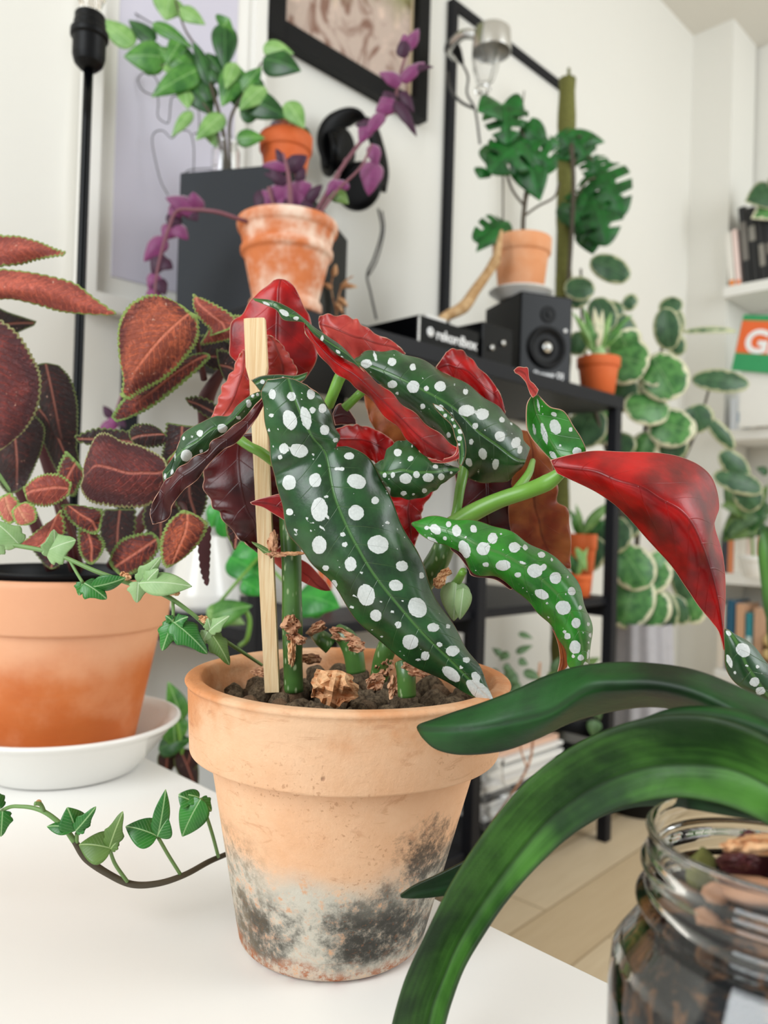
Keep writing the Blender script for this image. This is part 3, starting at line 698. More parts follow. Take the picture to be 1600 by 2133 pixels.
# left hanging leaf: green upper strip and red underside
rows_leaf('leaf', .398, [((545,814),(547,818),(549,824),(6,6,6)), ((525,822),(520,835),(514,864),(4,2,4)), ((495,845),(490,868),(482,893),(3,-1,2)), ((478,866),(464,888),(447,916),(2,-2,1)), ((450,867),(440,895),(431,938),(2,-3,0)), ((424,878),(412,918),(400,955),(2,-4,0)), ((385,900),(385,935),(380,970),(2,-4,0)), ((372,924),(366,955),(358,990)), ((362,950),(354,980),(348,1000)), ((338,984),(339,993),(341,1005))],
 top, beg, nu=90, nv=25, spots=cvt([(581,748,14,22),(435,885,28,24),(311,915,18,19),(237,1037,30,34),(222,943,8,12),(318,1012,10,10),(157,1130,9,16),(118,1150,6,14),(173,1040,5,20),(268,932,6,8),(525,827,14,10),(603,708,8,9),(630,700,8,8)], *k1))
rows_leaf('leaf', .394, [((549,826),(549,834),(550,844),(6,6,6)), ((514,864),(520,875),(526,884),(4,2,2)), ((482,893),(487,905),(493,922),(2,-1,0)), ((447,916),(456,928),(466,937),(0,-3,-2)), ((431,938),(432,953),(434,968),(0,-3,-2)), ((400,956),(403,978),(410,1000),(0,-3,-2)), ((378,972),(377,995),(382,1022),(0,-3,-2)), ((356,992),(354,1020),(360,1052),(0,-3,-2)), ((341,1006),(337,1040),(349,1082)), ((322,1040),(322,1065),(325,1091)), ((313,1060),(313,1075),(319,1092))],
 (M['beg_dark'], T_, M['beg_rim']), beg, nu=90, nv=19, wave=.0008)
rows_leaf('leaf', .455, [((440,925),(500,905),(560,900)), ((427,972),(495,955),(578,950)), ((424,1010),(500,1010),(590,1010),(0,-4,0)), ((442,1051),(510,1055),(597,1060),(0,-4,0)), ((461,1075),(525,1085),(597,1100),(0,-4,0)), ((494,1119),(535,1120),(590,1130)), ((511,1131),(540,1140),(575,1148)), ((540,1156),(550,1157),(562,1158))], dark, beg, nu=60, nv=17, wave=.002, fold=.003)
rows_leaf('leaf', .46, [((478,1068),(500,1066),(530,1064)), ((470,1090),(495,1092),(524,1092)), ((472,1112),(492,1114),(512,1114)), ((480,1130),(490,1133),(500,1128)), ((487,1145),(489,1146),(491,1145))], (M['coleus_dark'], M['coleus_under'], M['beg_rim']), beg, nu=30, nv=11)
rows_leaf('leaf', .410, [((521,1046),(522,1048),(525,1051)), ((540,1039),(543,1047),(548,1057)), ((560,1034),(563,1050),(568,1069)), ((580,1029),(583,1055),(588,1081)), ((600,1028),(602,1058),(604,1090))], red, beg, nu=24, nv=9)
rows_leaf('leaf', .470, [((566,1140),(580,1138),(600,1140)), ((567,1165),(590,1160),(620,1160)), ((585,1185),(610,1180),(645,1176)), ((610,1200),(640,1198),(667,1200)), ((640,1217),(660,1218),(680,1214)), ((668,1229),(680,1231),(690,1230))], (M['beg_pink'], T_, M['beg_rim']), beg, nu=36, nv=11)
# the shaded red leaves in the heart of the plant
rows_leaf('leaf', .462, [((690,905),(692,915),(696,928)), ((700,893),(710,915),(722,945)), ((731,886),(745,915),(762,955),(0,-4,0)), ((752,886),(770,920),(785,965),(0,-4,0)), ((787,897),(790,930),(795,972)), ((815,915),(812,942),(808,975)), ((825,930),(822,945),(818,960))], red, beg, nu=40, nv=13, wave=.001)
rows_leaf('leaf', .475, [((760,805),(758,820),(762,845)), ((790,800),(785,840),(775,885)), ((830,820),(825,870),(805,918),(0,-4,0)), ((870,850),(865,895),(850,930),(0,-4,0)), ((920,880),(910,910),(895,945)), ((950,905),(945,925),(935,950))], (M['beg_brown'], T_, M['beg_rim']), beg, nu=40, nv=13, wave=.001)  # added leaf: its brown stands in for shadow under the long red leaf
rows_leaf('leaf', .468, [((795,1005),(850,1000),(905,1005)), ((812,1035),(855,1035),(903,1025)), ((820,1060),(850,1060),(882,1056),(0,-3,0)), ((828,1085),(852,1085),(878,1082),(0,-3,0)), ((838,1110),(855,1112),(874,1108)), ((846,1130),(856,1133),(866,1130)), ((858,1145),(860,1147),(863,1145))], red, beg, nu=40, nv=15, wave=.0012)
rows_leaf('leaf', .480, [((945,975),(1010,968),(1080,975)), ((952,1020),(1015,1015),(1080,1015),(0,-4,0)), ((950,1060),(1015,1060),(1075,1055),(0,-4,0)), ((958,1095),(1020,1095),(1075,1090)), ((990,1110),(1030,1112),(1075,1112)), ((1020,1118),(1040,1120),(1070,1122))], dark, beg, nu=40, nv=15)
rows_leaf('leaf', .478, [((1085,895),(1100,898),(1112,905)), ((1085,930),(1110,935),(1130,940),(0,-3,0)), ((1075,965),(1112,968),(1152,972),(0,-4,0)), ((1065,1005),(1115,1008),(1160,1010),(0,-4,0)), ((1060,1050),(1115,1050),(1161,1042),(0,-4,0)), ((1060,1085),(1125,1085),(1180,1060),(0,-4,0)), ((1068,1115),(1130,1115),(1188,1092),(0,-3,0)), ((1085,1140),(1140,1140),(1189,1135)), ((1125,1160),(1155,1165),(1189,1165)), ((1165,1180),(1175,1184),(1188,1184))], old, beg, nu=70, nv=19, wave=.0015, wfreq=5, fold=.003)
# small spotted leaf
rows_leaf('leaf', .405, [((779,968),(782,975),(786,984)), ((800,955),(798,985),(796,1008),(0,-3,0)), ((812,931),(815,985),(812,1030),(0,-6,0)), ((832,919),(838,980),(840,1038),(0,-7,0)), ((857,917),(862,985),(868,1039),(0,-7,0)), ((872,930),(885,985),(895,1028),(0,-6,0)), ((894,958),(905,985),(915,1013),(0,-4,0)), ((926,965),(930,980),(936,997)), ((957,976),(958,978),(958,981))],
 top, beg, nu=90, nv=35, bulge=.004, wave=.0008, spots=cvt([(93,938,26,26),(176,978,20,18),(145,1110,40,34),(217,1084,22,22),(293,1103,38,28),(380,1097,22,20),(60,1085,14,20),(20,1192,26,30),(132,1206,20,16),(268,1188,17,15),(195,1213,9,8),(447,1072,9,8),(343,1031,18,14),(428,1007,30,18),(5,1088,12,16),(110,1005,7,7),(187,895,6,10)], *k2))
rows_leaf('leaf', .425, [((523,792),(530,800),(544,818)), ((545,783),(548,792),(555,802)), ((580,780),(582,790),(585,800)), ((615,782),(614,790),(612,800)), ((641,775),(640,780),(636,790))], top, beg, nu=30, nv=9, spots=[(547,796,5,5), (590,788,3,3)])
rows_leaf('leaf', .470, [((693,862),(694,870),(698,886)), ((700,846),(707,866),(712,884)), ((711,841),(718,865),(724,885)), ((726,853),(730,870),(734,884)), ((742,876),(742,880),(743,886))], (M['beg_dark'], T_, M['beg_rim']), beg, nu=24, nv=9)
# lower right leaf, bright green
rows_leaf('leaf', .385, [
 ((858,1089),(859,1091),(862,1096),(10,10,10)), ((885,1078),(888,1098),(893,1124),(8,5,4)), ((925,1078),(928,1106),(935,1138),(6,1,2)), ((965,1084),(968,1122),(958,1150),(5,-2,2)), ((1012,1090),(1003,1140),(985,1192),(4,-4,2)),
 ((1055,1105),(1042,1153),(1028,1201),(3,-5,2)), ((1097,1128),(1083,1175),(1063,1218),(2,-6,2)), ((1140,1153),(1118,1200),(1095,1249),(2,-6,2)), ((1178,1178),(1152,1230),(1122,1275),(2,-6,2)),
 ((1204,1220),(1180,1265),(1148,1305),(2,-6,2)), ((1222,1266),(1198,1300),(1166,1331),(2,-6,2)), ((1231,1315),(1208,1342),(1179,1362),(3,-5,2)), ((1230,1370),(1210,1378),(1187,1388),(4,-3,2)), ((1216,1398),(1205,1402),(1196,1404),(5,2,3))],
 brt, beg, nu=140, nv=37, bulge=.004, wave=.001, spots=cvt([(344,1448,40,30,35),(287,1439,16,14),(431,1417,18,20),(484,1460,30,38,-10),(597,1447,22,28,-20),(406,1507,13,14),(323,1517,38,12,25),(538,1580,36,60,-22),(662,1578,44,44),(723,1510,32,38),(868,1570,38,34),(940,1573,17,20),(543,1503,10,9),(779,1482,8,8),(793,1588,8,8),(1047,1620,24,20),(681,1682,20,15),(794,1687,50,36),(920,1670,28,10,15),(1005,1725,50,45),(1064,1700,20,20),(895,1750,22,18)], *k2) +
 cvt([(660,318,36,38),(574,418,48,28,28),(762,402,26,26),(712,505,48,44,30),(818,505,12,15),(791,602,28,32),(740,685,20,20),(724,655,12,10),(787,755,35,42),(822,822,19,20),(852,868,16,20),(796,907,20,15),(868,610,9,12),(880,680,9,14),(834,663,7,8),(776,813,11,10),(870,725,7,7),(735,312,8,8),(609,477,9,9),(485,385,6,6),(457,380,6,6),(636,203,9,12),(619,565,7,8),(866,800,9,28,8)], *k5))
rows_leaf('leaf', .392, [((1150,1310),(1156,1316),(1164,1326)), ((1158,1328),(1166,1338),(1178,1355)), ((1164,1350),(1172,1362),(1181,1375)), ((1166,1375),(1173,1382),(1182,1388)), ((1161,1400),(1168,1398),(1176,1394)), ((1161,1407),(1164,1406),(1168,1402))], old, beg, nu=36, nv=9)
rows_leaf('leaf', .392, [((934,1134),(937,1140),(940,1146)), ((952,1141),(954,1150),(957,1160)), ((965,1158),(972,1168),(975,1185)), ((985,1188),(992,1196),(985,1200)), ((1030,1199),(1034,1204),(1030,1207)), ((1070,1222),(1066,1228),(1062,1228))], (M['beg_dark'], T_, M['beg_rim']), beg, nu=40, nv=7)
# tilted leaf at the right, its red curled tip and the big red leaf hanging from it
rows_leaf('leaf', .395, [
 ((1106,826),(1113,824),(1122,822)), ((1098,842),(1112,838),(1130,832),(0,3,-1)), ((1096,868),(1118,862),(1147,848),(0,5,-2)), ((1098,893),(1128,885),(1175,857),(0,6,-3)), ((1107,912),(1142,910),(1195,888),(0,6,-3)), ((1120,928),(1155,932),(1209,909),(0,5,-3)), ((1136,946),(1165,948),(1219,930),(0,3,-3)), ((1152,962),(1178,958),(1221,945))],
 brt, beg, nu=80, nv=31, spots=cvt([(1143,765,36,52,-18),(1133,680,20,14,30),(1068,810,20,70,-14),(1001,785,11,42,-12),(1246,783,13,18),(1287,930,30,28),(1175,892,7,9),(1125,955,30,18,50),(1030,620,8,42,-10)], *k2))
rows_leaf('leaf', .392, [((1070,771),(1071,773),(1073,777)), ((1079,764),(1080,772),(1082,782)), ((1091,765),(1089,776),(1090,790)), ((1100,767),(1095,782),(1096,798)), ((1103,790),(1101,801),(1101,812)), ((1113,800),(1110,812),(1105,822)), ((1122,812),(1118,822),(1110,829))], (M['beg_pink'], T_, M['beg_rim']), beg, nu=40, nv=9)
rows_leaf('leaf', .388, [
 ((1146,958),(1152,970),(1160,986)), ((1184,949),(1190,975),(1203,1006),(0,-4,0)), ((1239,939),(1240,982),(1245,1026),(2,-9,0)), ((1302,941),(1285,1000),(1277,1047),(5,-14,0)), ((1361,944),(1335,1015),(1305,1075),(8,-18,0)),
 ((1416,952),(1375,1040),(1340,1113),(10,-20,0)), ((1459,970),(1415,1062),(1370,1145),(10,-20,0)), ((1485,1001),(1442,1092),(1398,1178),(9,-18,-2)), ((1497,1055),(1462,1135),(1420,1210),(6,-16,-3)), ((1489,1092),(1473,1165),(1438,1235),(2,-13,-4)),
 ((1505,1155),(1487,1212),(1458,1266),(-2,-12,-6)), ((1510,1233),(1498,1262),(1482,1295),(-4,-11,-7)), ((1509,1290),(1504,1303),(1497,1316),(-6,-9,-8)), ((1511,1356),(1509,1356),(1507,1352),(-8,-8,-8))],
 red, beg, nu=130, nv=41, wave=.0003, wfreq=4)
rows_leaf('leaf', .360, [((1508,1308),(1515,1312),(1524,1318)), ((1510,1350),(1535,1345),(1566,1342),(0,-3,0)), ((1512,1390),(1550,1382),(1592,1374),(0,-4,0)), ((1530,1420),(1570,1412),(1612,1402),(0,-4,0)), ((1560,1440),(1592,1440),(1628,1440),(0,-3,0)), ((1600,1462),(1622,1466),(1645,1470))],
 top, beg, nu=70, nv=27, bulge=.002, spots=cvt([(1438,1090,48,40,50),(1355,1160,16,38,-18),(1513,1293,30,30),(1550,1350,30,25),(1532,1197,12,12),(1463,1190,9,9),(1390,1235,10,13),(1345,980,20,12,50),(1452,1352,20,10,45)], *k6))
# ---- stake, canes, petioles
def stake():
    A, B = P(531, 664, .437), P(568, 1440, .440); w, dp = .0065, .0040
    ax = (B - A) / np.linalg.norm(B - A); sx = np.cross(ax, _f); sx /= np.linalg.norm(sx); sy = np.cross(ax, sx)
    V, Fc = [], []
    for t, w1 in ((0, .0044), (.002, .0058), (.13, .0060), (.165, .0043), (.75, .0042), (1, .0040)):
        c = A + (B - A) * t
        for i, j in ((-1, -1), (1, -1), (1, 1), (-1, 1)): V.append(c + sx * i * w1 + sy * j * (.0030 if t > .0001 else .0022))
    for k in range(5):
        for i in range(4): Fc.append((k * 4 + i, k * 4 + (i + 1) % 4, k * 4 + 4 + (i + 1) % 4, k * 4 + 4 + i))
    Fc += [(0, 3, 2, 1), (20, 21, 22, 23)]
    o = mesh_obj('stake', V, Fc, M['stake'], beg, False); o['label'] = 'pale wooden label stake'
stake()
def px3(l, d=None): return [P(a, b, (c if d is None else d)) for a, b, *r in l for c in [r[0] if r else d]]
cn, gs = M['cane'], M['green_stem']
def m_cane():
    n = NT('begonia_cane_speckled'); co = n.coord(); z = n.sep(co)
    col = n.mix(n.ramp(n.noise(30, 3), .3, .7), '#2f4f20', '#4d7636'); vo = n.n('ShaderNodeTexVoronoi', i_Scale=330, i_Vector=n.scale(co, (1, 1, .4)))
    col = n.mix(n.math('MULTIPLY', n.ramp(vo.outputs['Distance'], .3, .12), .7), col, '#a3b488'); n.set(Base_Color=col, Roughness=.32, Coat_Weight=.2); return n.m
mc = m_cane()
tube('stem', px3([(612, 1440, .440), (610, 1370, .440), (609, 1300, .440), (608, 1230, .440), (607, 1160, .440), (604, 1090, .442), (600, 1000, .448)]), [.0055, .0055, .0060, .0056, .0057, .0062, .005, ], mc, beg, 20)
tube('stem', px3([(790, 1410, .44), (802, 1360, .43), (835, 1290, .43), (870, 1230, .428), (905, 1180, .425), (925, 1140, .42), (942, 1095, .425)]), [.0052, .0055, .0055, .0062, .0068, .006, .0045], mc, beg, 18)
tube('stem', px3([(742, 1400, .452), (736, 1360, .452), (722, 1330, .452), (700, 1315, .455)]), [.0058, .006, .006, .005], mc, beg, 18)
tube('stem', px3([(848, 1450, .405), (846, 1405, .405), (842, 1380, .408)]), [.0048, .005, .005], mc, beg, 18)
tube('stem', px3([(690, 1345, .458), (670, 1330, .458), (655, 1322, .462)]), [.0055, .005, .003], mc, beg, 14)
tube('stem', px3([(942, 1095, .425), (985, 1068, .420), (1040, 1042, .415), (1100, 1022, .408), (1140, 1005, .400), (1168, 985, .396)]), [.0052, .0050, .0044, .0042, .0044, .0030], M['green_stem'], beg, 18)
for l, r in (([(944, 1092, .425), (952, 1060, .425), (958, 1020, .428), (965, 985, .432), (972, 930, .436)], [.0026, .0026, .0028, .003, .002]),
             ([(1070, 1030, .412), (1085, 1010, .42), (1102, 985, .43), (1110, 960, .45)], [.003, .0026, .0022, .0016]),
             ([(684, 845, .425), (694, 820, .42), (708, 786, .418), (722, 765, .415)], [.003, .003, .0032, .002]),
             ([(718, 850, .43), (735, 834, .428), (752, 818, .425), (775, 800, .43)], [.0026, .0024, .0024, .0018]),
             ([(495, 912, .425), (520, 930, .42), (548, 945, .42), (600, 985, .430)], [.0028, .0026, .0028, .003]),
             ([(930, 1235, .42), (950, 1215, .42), (965, 1190, .40)], [.0028, .0026, .002]),
             ([(677, 945, .398), (660, 985, .415), (625, 1040, .430), (606, 1090, .440)], [.0022, .0026, .003, .0034])):
    tube('petiole', px3(l), r, gs, beg, 12)
# bud and dry husks
bud = leaf('bud', P(950, 1212, .415), P(945, 1293, .415), .016, (M['ivy_pale'],) * 3, beg, 'ovate', .7, .1)
leaf('bud', P(965, 1225, .412), P(958, 1290, .412), .010, (M['ivy_pale'],) * 3, beg, 'ovate', .6, .1)
def husk(name, cx, cy, d, w, h, mat, seed, ang=0.0, k=1.0):
    "a crumpled scrap of dried leaf"
    nu, nv = 11, 11; G = np.zeros((nu, nv, 3)); r = random.Random(seed); o1 = Vector((r.random() * 50, r.random() * 50, 0))
    for i in range(nu):
        for j in range(nv):
            u, v = i / (nu - 1) - .5, j / (nv - 1) - .5
            q = Vector((u * 2.6, v * 2.6, 0)) + o1; an = math.atan2(u, v); rr_ = max(abs(u), abs(v)) * 2; e = (1 + .34 * mnoise.noise(Vector((math.cos(an) * 2.2, math.sin(an) * 2.2, seed * 3.1)))) * (1 - .25 * rr_ * (abs(math.sin(2 * an)) ** 2))
            x, y = v * w * e, u * h * e
            x, y = x * math.cos(ang) - y * math.sin(ang), x * math.sin(ang) + y * math.cos(ang)
            z = (mnoise.noise(q * .8) * 1.1 + abs(mnoise.noise(q * 1.5)) * 1.3 + .55 * mnoise.noise(q * 3.1)) * min(w, h) * .55 * k
            cu = (u * u + v * v) * min(w, h) * 1.1
            G[i, j] = P(cx + x, cy + y, d - (z - cu) / F * d)
    o = sheet(name, G, (mat, mat, mat), beg, .0004); o.data.polygons.foreach_set('use_smooth', [False] * len(o.data.polygons)); return o
for a in ((695, 1432, .395, 105, 78, 'husk_pale', 1, .2), (606, 1300, .430, 38, 40, 'husk', 2, 0), (618, 1330, .432, 44, 22, 'husk', 3, .4), (660, 1308, .445, 44, 24, 'husk', 4, -.5), (715, 1325, .445, 66, 30, 'husk', 5, .3), (742, 1345, .440, 40, 26, 'husk', 6, .2),
          (568, 1133, .428, 22, 55, 'husk', 7, .1), (575, 1155, .427, 46, 10, 'husk', 8, .1), (608, 1153, .428, 56, 8, 'husk_pale', 9, -.03), (800, 1385, .43, 42, 44, 'husk', 10, .5), (862, 1395, .400, 60, 26, 'husk', 11, .3), (925, 1195, .412, 36, 18, 'husk_pale', 12, -.5), (915, 1212, .410, 26, 30, 'husk_pale', 13, .4),
          (820, 1430, .41, 22, 50, 'husk', 14, .2), (645, 1372, .46, 52, 22, 'husk', 15, 0), (608, 1360, .4335, 18, 60, 'husk_pale', 16, 0), (783, 1420, .42, 36, 40, 'husk', 17, 1.0), (545, 1400, .45, 44, 20, 'husk', 18, .1)):
    husk('dried_husk', a[0], a[1], a[2], a[3], a[4], M[a[5]], a[6], a[7])
rows_leaf('leaf', .428, [((524,1128),(525,1130),(527,1133)), ((538,1132),(540,1140),(542,1146)), ((552,1139),(552,1148),(553,1155)), ((568,1150),(568,1155),(568,1160))], (M['ivy_olive'], M['husk'], M['husk']), beg, nu=16, nv=7)
# ================================================================== coleus in its terracotta pot on a white saucer
sc = P(138, 1493, .700); SC = np.array([sc[0], sc[1], TZ])
sp_ = [(0, .003), (.054, .003), (.058, 0), (.064, .001), (.094, .038), (.1005, .043), (.1005, .0455), (.097, .0465), (.090, .041), (.066, .009), (.062, .007), (0, .007)]
o = lathe('saucer', SC, rnd(sp_, .002), M['ceramic'], None, 128)
tag(o, 'wide white glazed saucer under the coleus pot on the table', 'saucer')
col = thing('potted_coleus', 'red and green coleus growing in a terracotta pot at the left edge of the table', 'potted plant', SC + [0, 0, .0072])
rt = P(130, 1196, .700); CH = rt[2] - TZ - .0072; CC = np.array([sc[0] - .002, sc[1], TZ + .0072])
cp = [(0, 0), (.056, 0), (.059, .002), (.0815, CH - .046), (.0815, CH - .0455), (.0870, CH - .044), (.0925, CH - .004), (.0905, CH), (.085, CH), (.0835, CH - .004), (.080, CH - .03), (.055, .01), (0, .01)]
lathe('pot', CC, rnd(cp, .002), M['terra_new'], col, 128, wob=.006)
lathe('nursery_pot', CC, rnd([(.045, .03), (.0805, CH - .004), (.0835, CH + .003), (.0835, CH + .0055), (.0805, CH + .0055), (.078, CH), (.045, .03)], .001), M['black_plastic'], col, 96)['label'] = 'black plastic inner pot'
def lumpy_disc(name, c, r, mat, par, amp=.006, n=40):
    V, Fc = [list(c)], []
    for i in range(1, 9):
        for k in range(n):
            a = 2 * math.pi * k / n; x, y = r * i / 8 * math.cos(a), r * i / 8 * math.sin(a)
            V.append([c[0] + x, c[1] + y, c[2] + amp * mnoise.noise(Vector((x * 90, y * 90, 3)))])
    for k in range(n): Fc.append((0, 1 + k, 1 + (k + 1) % n))
    for i in range(7):
        for k in range(n): a, b = 1 + i * n + k, 1 + i * n + (k + 1) % n; Fc.append((a, a + n, b + n, b))
    return mesh_obj(name, V, Fc, mat, par)
lumpy_disc('soil', CC + [0, 0, CH - .008], .079, M['soil'], col)
cl, ch_, cdk, cty, cfi, cma = [(M[k], M['coleus_under'], M[k]) for k in ('coleus', 'coleus_hot', 'coleus_dark', 'coleus_tiny', 'coleus_fire', 'coleus_maroon')]
def CL(d, rows, mats, nu=70, nv=19, sf=26, sc=.0016, **k):
    return rows_leaf('leaf', d, rows, mats, col, nu=nu, nv=nv, scal=sc, sfreq=sf, **k)
# the two big leaves reaching in from the left edge
CL(.56, [((-172,560),(-174,563),(-176,566)), ((-130,510),(-128,535),(-130,560)), ((-70,480),(-70,520),(-70,560)), ((0,492),(-10,525),(0,553)), ((40,494),(35,520),(45,548),(0,-6,0)), ((80,505),(72,520),(75,540),(0,-4,0)), ((110,518),(105,525),(104,534)), ((137,527),(136,528),(135,530))], ch_, sf=22)
CL(.55, [((-182,600),(-184,604),(-186,608)), ((-130,555),(-132,595),(-135,638)), ((-60,545),(-65,590),(-70,640)), ((0,561),(-5,595),(-15,625),(0,-6,0)), ((50,567),(45,600),(25,622),(0,-8,0)), ((105,577),(95,605),(80,634),(0,-8,0)), ((155,592),(140,620),(120,646),(0,-6,0)), ((195,622),(180,637),(165,652),(0,-3,0)), ((243,655),(240,655),(236,656))], ch_, sf=24)
CL(.60, [((-10,640),(-10,680),(-10,720)), ((15,652),(18,675),(20,700)), ((45,662),(45,673),(42,688)), ((75,672),(74,673),(73,675))], cdk)
CL(.54, [((-60,690),(-50,668),(-30,650)), ((-75,740),(-20,720),(30,692),(0,-6,0)), ((-80,800),(-15,780),(65,745),(0,-9,0)), ((-75,850),(-10,835),(82,790),(0,-9,0)), ((-60,890),(0,872),(75,850),(0,-8,0)), ((-40,920),(5,905),(50,895),(0,-4,0)), ((-20,945),(-2,940),(15,928))], cma, nu=90, nv=27, sf=30, sc=.002)
CL(.60, [((75,760),(95,756),(120,760)), ((70,800),(105,800),(145,790),(0,-4,0)), ((85,850),(115,850),(158,835),(0,-6,0)), ((95,900),(125,900),(160,880),(0,-6,0)), ((110,945),(135,945),(158,930)), ((130,985),(140,985),(152,975))], cdk)
CL(.59, [((-10,880),(20,860),(60,855)), ((-20,920),(30,905),(90,890),(0,-6,0)), ((-10,965),(35,955),(85,935),(0,-6,0)), ((0,1005),(35,995),(65,985)), ((20,1030),(35,1025),(50,1015))], cdk)
CL(.60, [((60,860),(80,850),(100,850)), ((85,905),(110,890),(135,880),(0,-4,0)), ((110,960),(135,945),(155,925),(0,-4,0)), ((135,1000),(150,985),(165,965)), ((165,1010),(170,1005),(175,998))], cdk)
# upright leaf in front of the grey cabinet
CL(.52, [((385,640),(398,650),(410,655)), ((345,620),(385,660),(412,690),(2,-2,2)), ((310,617),(370,672),(405,715),(3,-6,2)), ((275,635),(345,695),(385,742),(4,-9,2)), ((254,665),(320,722),(365,765),(4,-9,2)), ((248,700),(300,748),(338,788),(4,-8,2)), ((250,745),(280,775),(308,805),(3,-5,2)), ((258,790),(270,805),(285,818),(2,-2,1)), ((254,828),(260,830),(266,832))], cfi, nu=90, nv=31, sf=30, sc=.0022)
CL(.535, [((438,742),(436,738),(430,735)), ((415,765),(405,752),(395,742),(0,-3,0)), ((375,800),(360,782),(345,772),(0,-4,0)), ((335,832),(318,815),(305,805),(0,-4,0)), ((300,855),(280,842),(262,830),(0,-3,0)), ((262,872),(250,868),(240,860)), ((240,878),(237,875),(234,872))], cl, sf=26)
CL(.545, [((410,618),(408,615),(405,612)), ((425,625),(413,632),(405,640),(0,-2,0)), ((455,640),(440,655),(422,668),(0,-3,0)), ((485,660),(462,672),(440,685)), ((492,680),(470,690),(440,700))], ch_, sf=14)
CL(.55, [((440,668),(432,690),(415,718)), ((470,660),(460,690),(450,712),(0,-3,0)), ((500,660),(490,690),(482,705)), ((515,670),(508,690),(500,706))], ch_, sf=14)
CL(.56, [((398,690),(405,720),(418,750)), ((420,700),(430,740),(440,765)), ((450,700),(465,745),(475,775),(0,-3,0)), ((480,720),(485,760),(490,785)), ((500,760),(500,775),(500,790))], cdk, sf=12)
CL(.55, [((450,730),(455,760),(465,785)), ((475,735),(478,765),(480,800)), ((498,755),(498,775),(498,790))], cdk, sf=8)
CL(.56, [((386,832),(388,834),(390,838)), ((410,828),(412,842),(415,856)), ((440,838),(440,856),(442,872)), ((465,860),(465,866),(466,872))], cdk, sf=8)
# large wine leaf in the middle
CL(.50, [((345,960),(350,975),(348,990)), ((322,945),(330,985),(338,1025),(2,-4,2)), ((290,930),(300,985),(305,1050),(4,-8,2)), ((255,922),(265,985),(265,1054),(4,-10,2)), ((222,905),(230,975),(225,1050),(4,-10,2)), ((200,912),(200,970),(190,1042),(3,-8,2)), ((182,950),(184,985),(174,1025),(2,-4,1)), ((172,985),(173,995),(168,1008))], cma, nu=80, nv=31, sf=28, sc=.002)
CL(.53, [((335,895),(345,905),(355,912)), ((310,885),(322,905),(338,925),(0,-3,0)), ((280,888),(290,908),(305,930),(0,-3,0)), ((268,905),(272,915),(280,925))], cdk, sf=12)
CL(.53, [((350,880),(380,885),(410,888)), ((345,915),(375,930),(405,925),(0,-3,0)), ((340,945),(360,955),(385,950)), ((335,965),(345,968),(360,966))], cdk, sf=12)
CL(.51, [((350,955),(360,945),(370,935)), ((345,990),(362,975),(382,960)), ((335,1010),(350,1000),(365,985)), ((330,1022),(338,1018),(345,1008))], ch_, sf=10)
CL(.56, [((155,912),(158,914),(160,918)), ((200,895),(205,915),(212,932)), ((250,898),(255,918),(260,940)), ((300,905),(300,925),(300,945))], cdk, sf=12)
# lower leaves round the pot rim
CL(.50, [((150,1010),(148,1018),(145,1028)), ((125,992),(118,1015),(120,1045),(0,-3,0)), ((95,990),(90,1018),(95,1052),(0,-4,0)), ((70,1000),(68,1022),(70,1048),(0,-3,0)), ((48,1020),(52,1030),(55,1040))], ch_, sf=16)
CL(.52, [((140,940),(160,960),(180,985)), ((125,970),(145,985),(165,1010),(0,-3,0)), ((120,1000),(135,1010),(155,1030)), ((130,1020),(138,1025),(145,1032))], cl, sf=12)
CL(.49, [((0,1035),(10,1030),(20,1026)), ((-5,1055),(15,1050),(38,1045),(0,-2,0)), ((5,1080),(22,1070),(42,1060),(0,-2,0)), ((22,1092),(32,1086),(40,1078))], cty, sf=8, sc=.001)
CL(.485, [((25,1062),(35,1052),(52,1045)), ((30,1080),(45,1070),(70,1055),(0,-2,0)), ((38,1092),(55,1085),(76,1075),(0,-2,0)), ((58,1094),(64,1092),(72,1088))], cty, sf=8, sc=.001)
CL(.505, [((130,1050),(138,1050),(150,1050)), ((140,1075),(165,1070),(200,1060),(0,-3,0)), ((160,1095),(190,1085),(212,1065),(0,-3,0)), ((185,1108),(198,1098),(210,1085)), ((202,1112),(205,1110),(208,1104))], cl, sf=14)
CL(.50, [((125,1062),(120,1070),(115,1078)), ((133,1100),(105,1105),(80,1105),(0,-3,0)), ((120,1130),(90,1130),(55,1125),(0,-4,0)), ((90,1142),(65,1142),(35,1130),(0,-2,0)), ((40,1140),(30,1138),(20,1130))], ch_, sf=14)
CL(.51, [((165,1100),(180,1100),(195,1105)), ((165,1130),(190,1135),(215,1130),(0,-3,0)), ((170,1155),(190,1160),(212,1150)), ((185,1175),(192,1176),(200,1170))], cl, sf=12)
CL(.52, [((320,1110),(330,1120),(335,1135)), ((285,1115),(300,1140),(315,1165),(0,-4,0)), ((255,1125),(270,1160),(290,1185),(0,-4,0)), ((235,1150),(248,1175),(270,1195)), ((228,1175),(235,1185),(245,1195))], cl, sf=16)
CL(.495, [((385,1062),(390,1064),(396,1066)), ((355,1085),(390,1085),(425,1085),(0,-3,0)), ((340,1115),(385,1110),(430,1098),(0,-5,0)), ((336,1140),(372,1140),(415,1128),(0,-5,0)), ((340,1170),(362,1165),(390,1155),(0,-3,0)), ((350,1183),(356,1180),(365,1175))], cfi, sf=18)
CL(.52, [((412,1105),(425,1100),(438,1095)), ((415,1150),(425,1145),(437,1140)), ((420,1190),(428,1188),(436,1178)), ((430,1220),(432,1220),(434,1218))], (M['coleus_under'], cl[0], cl[0]), sf=8, sc=.001)
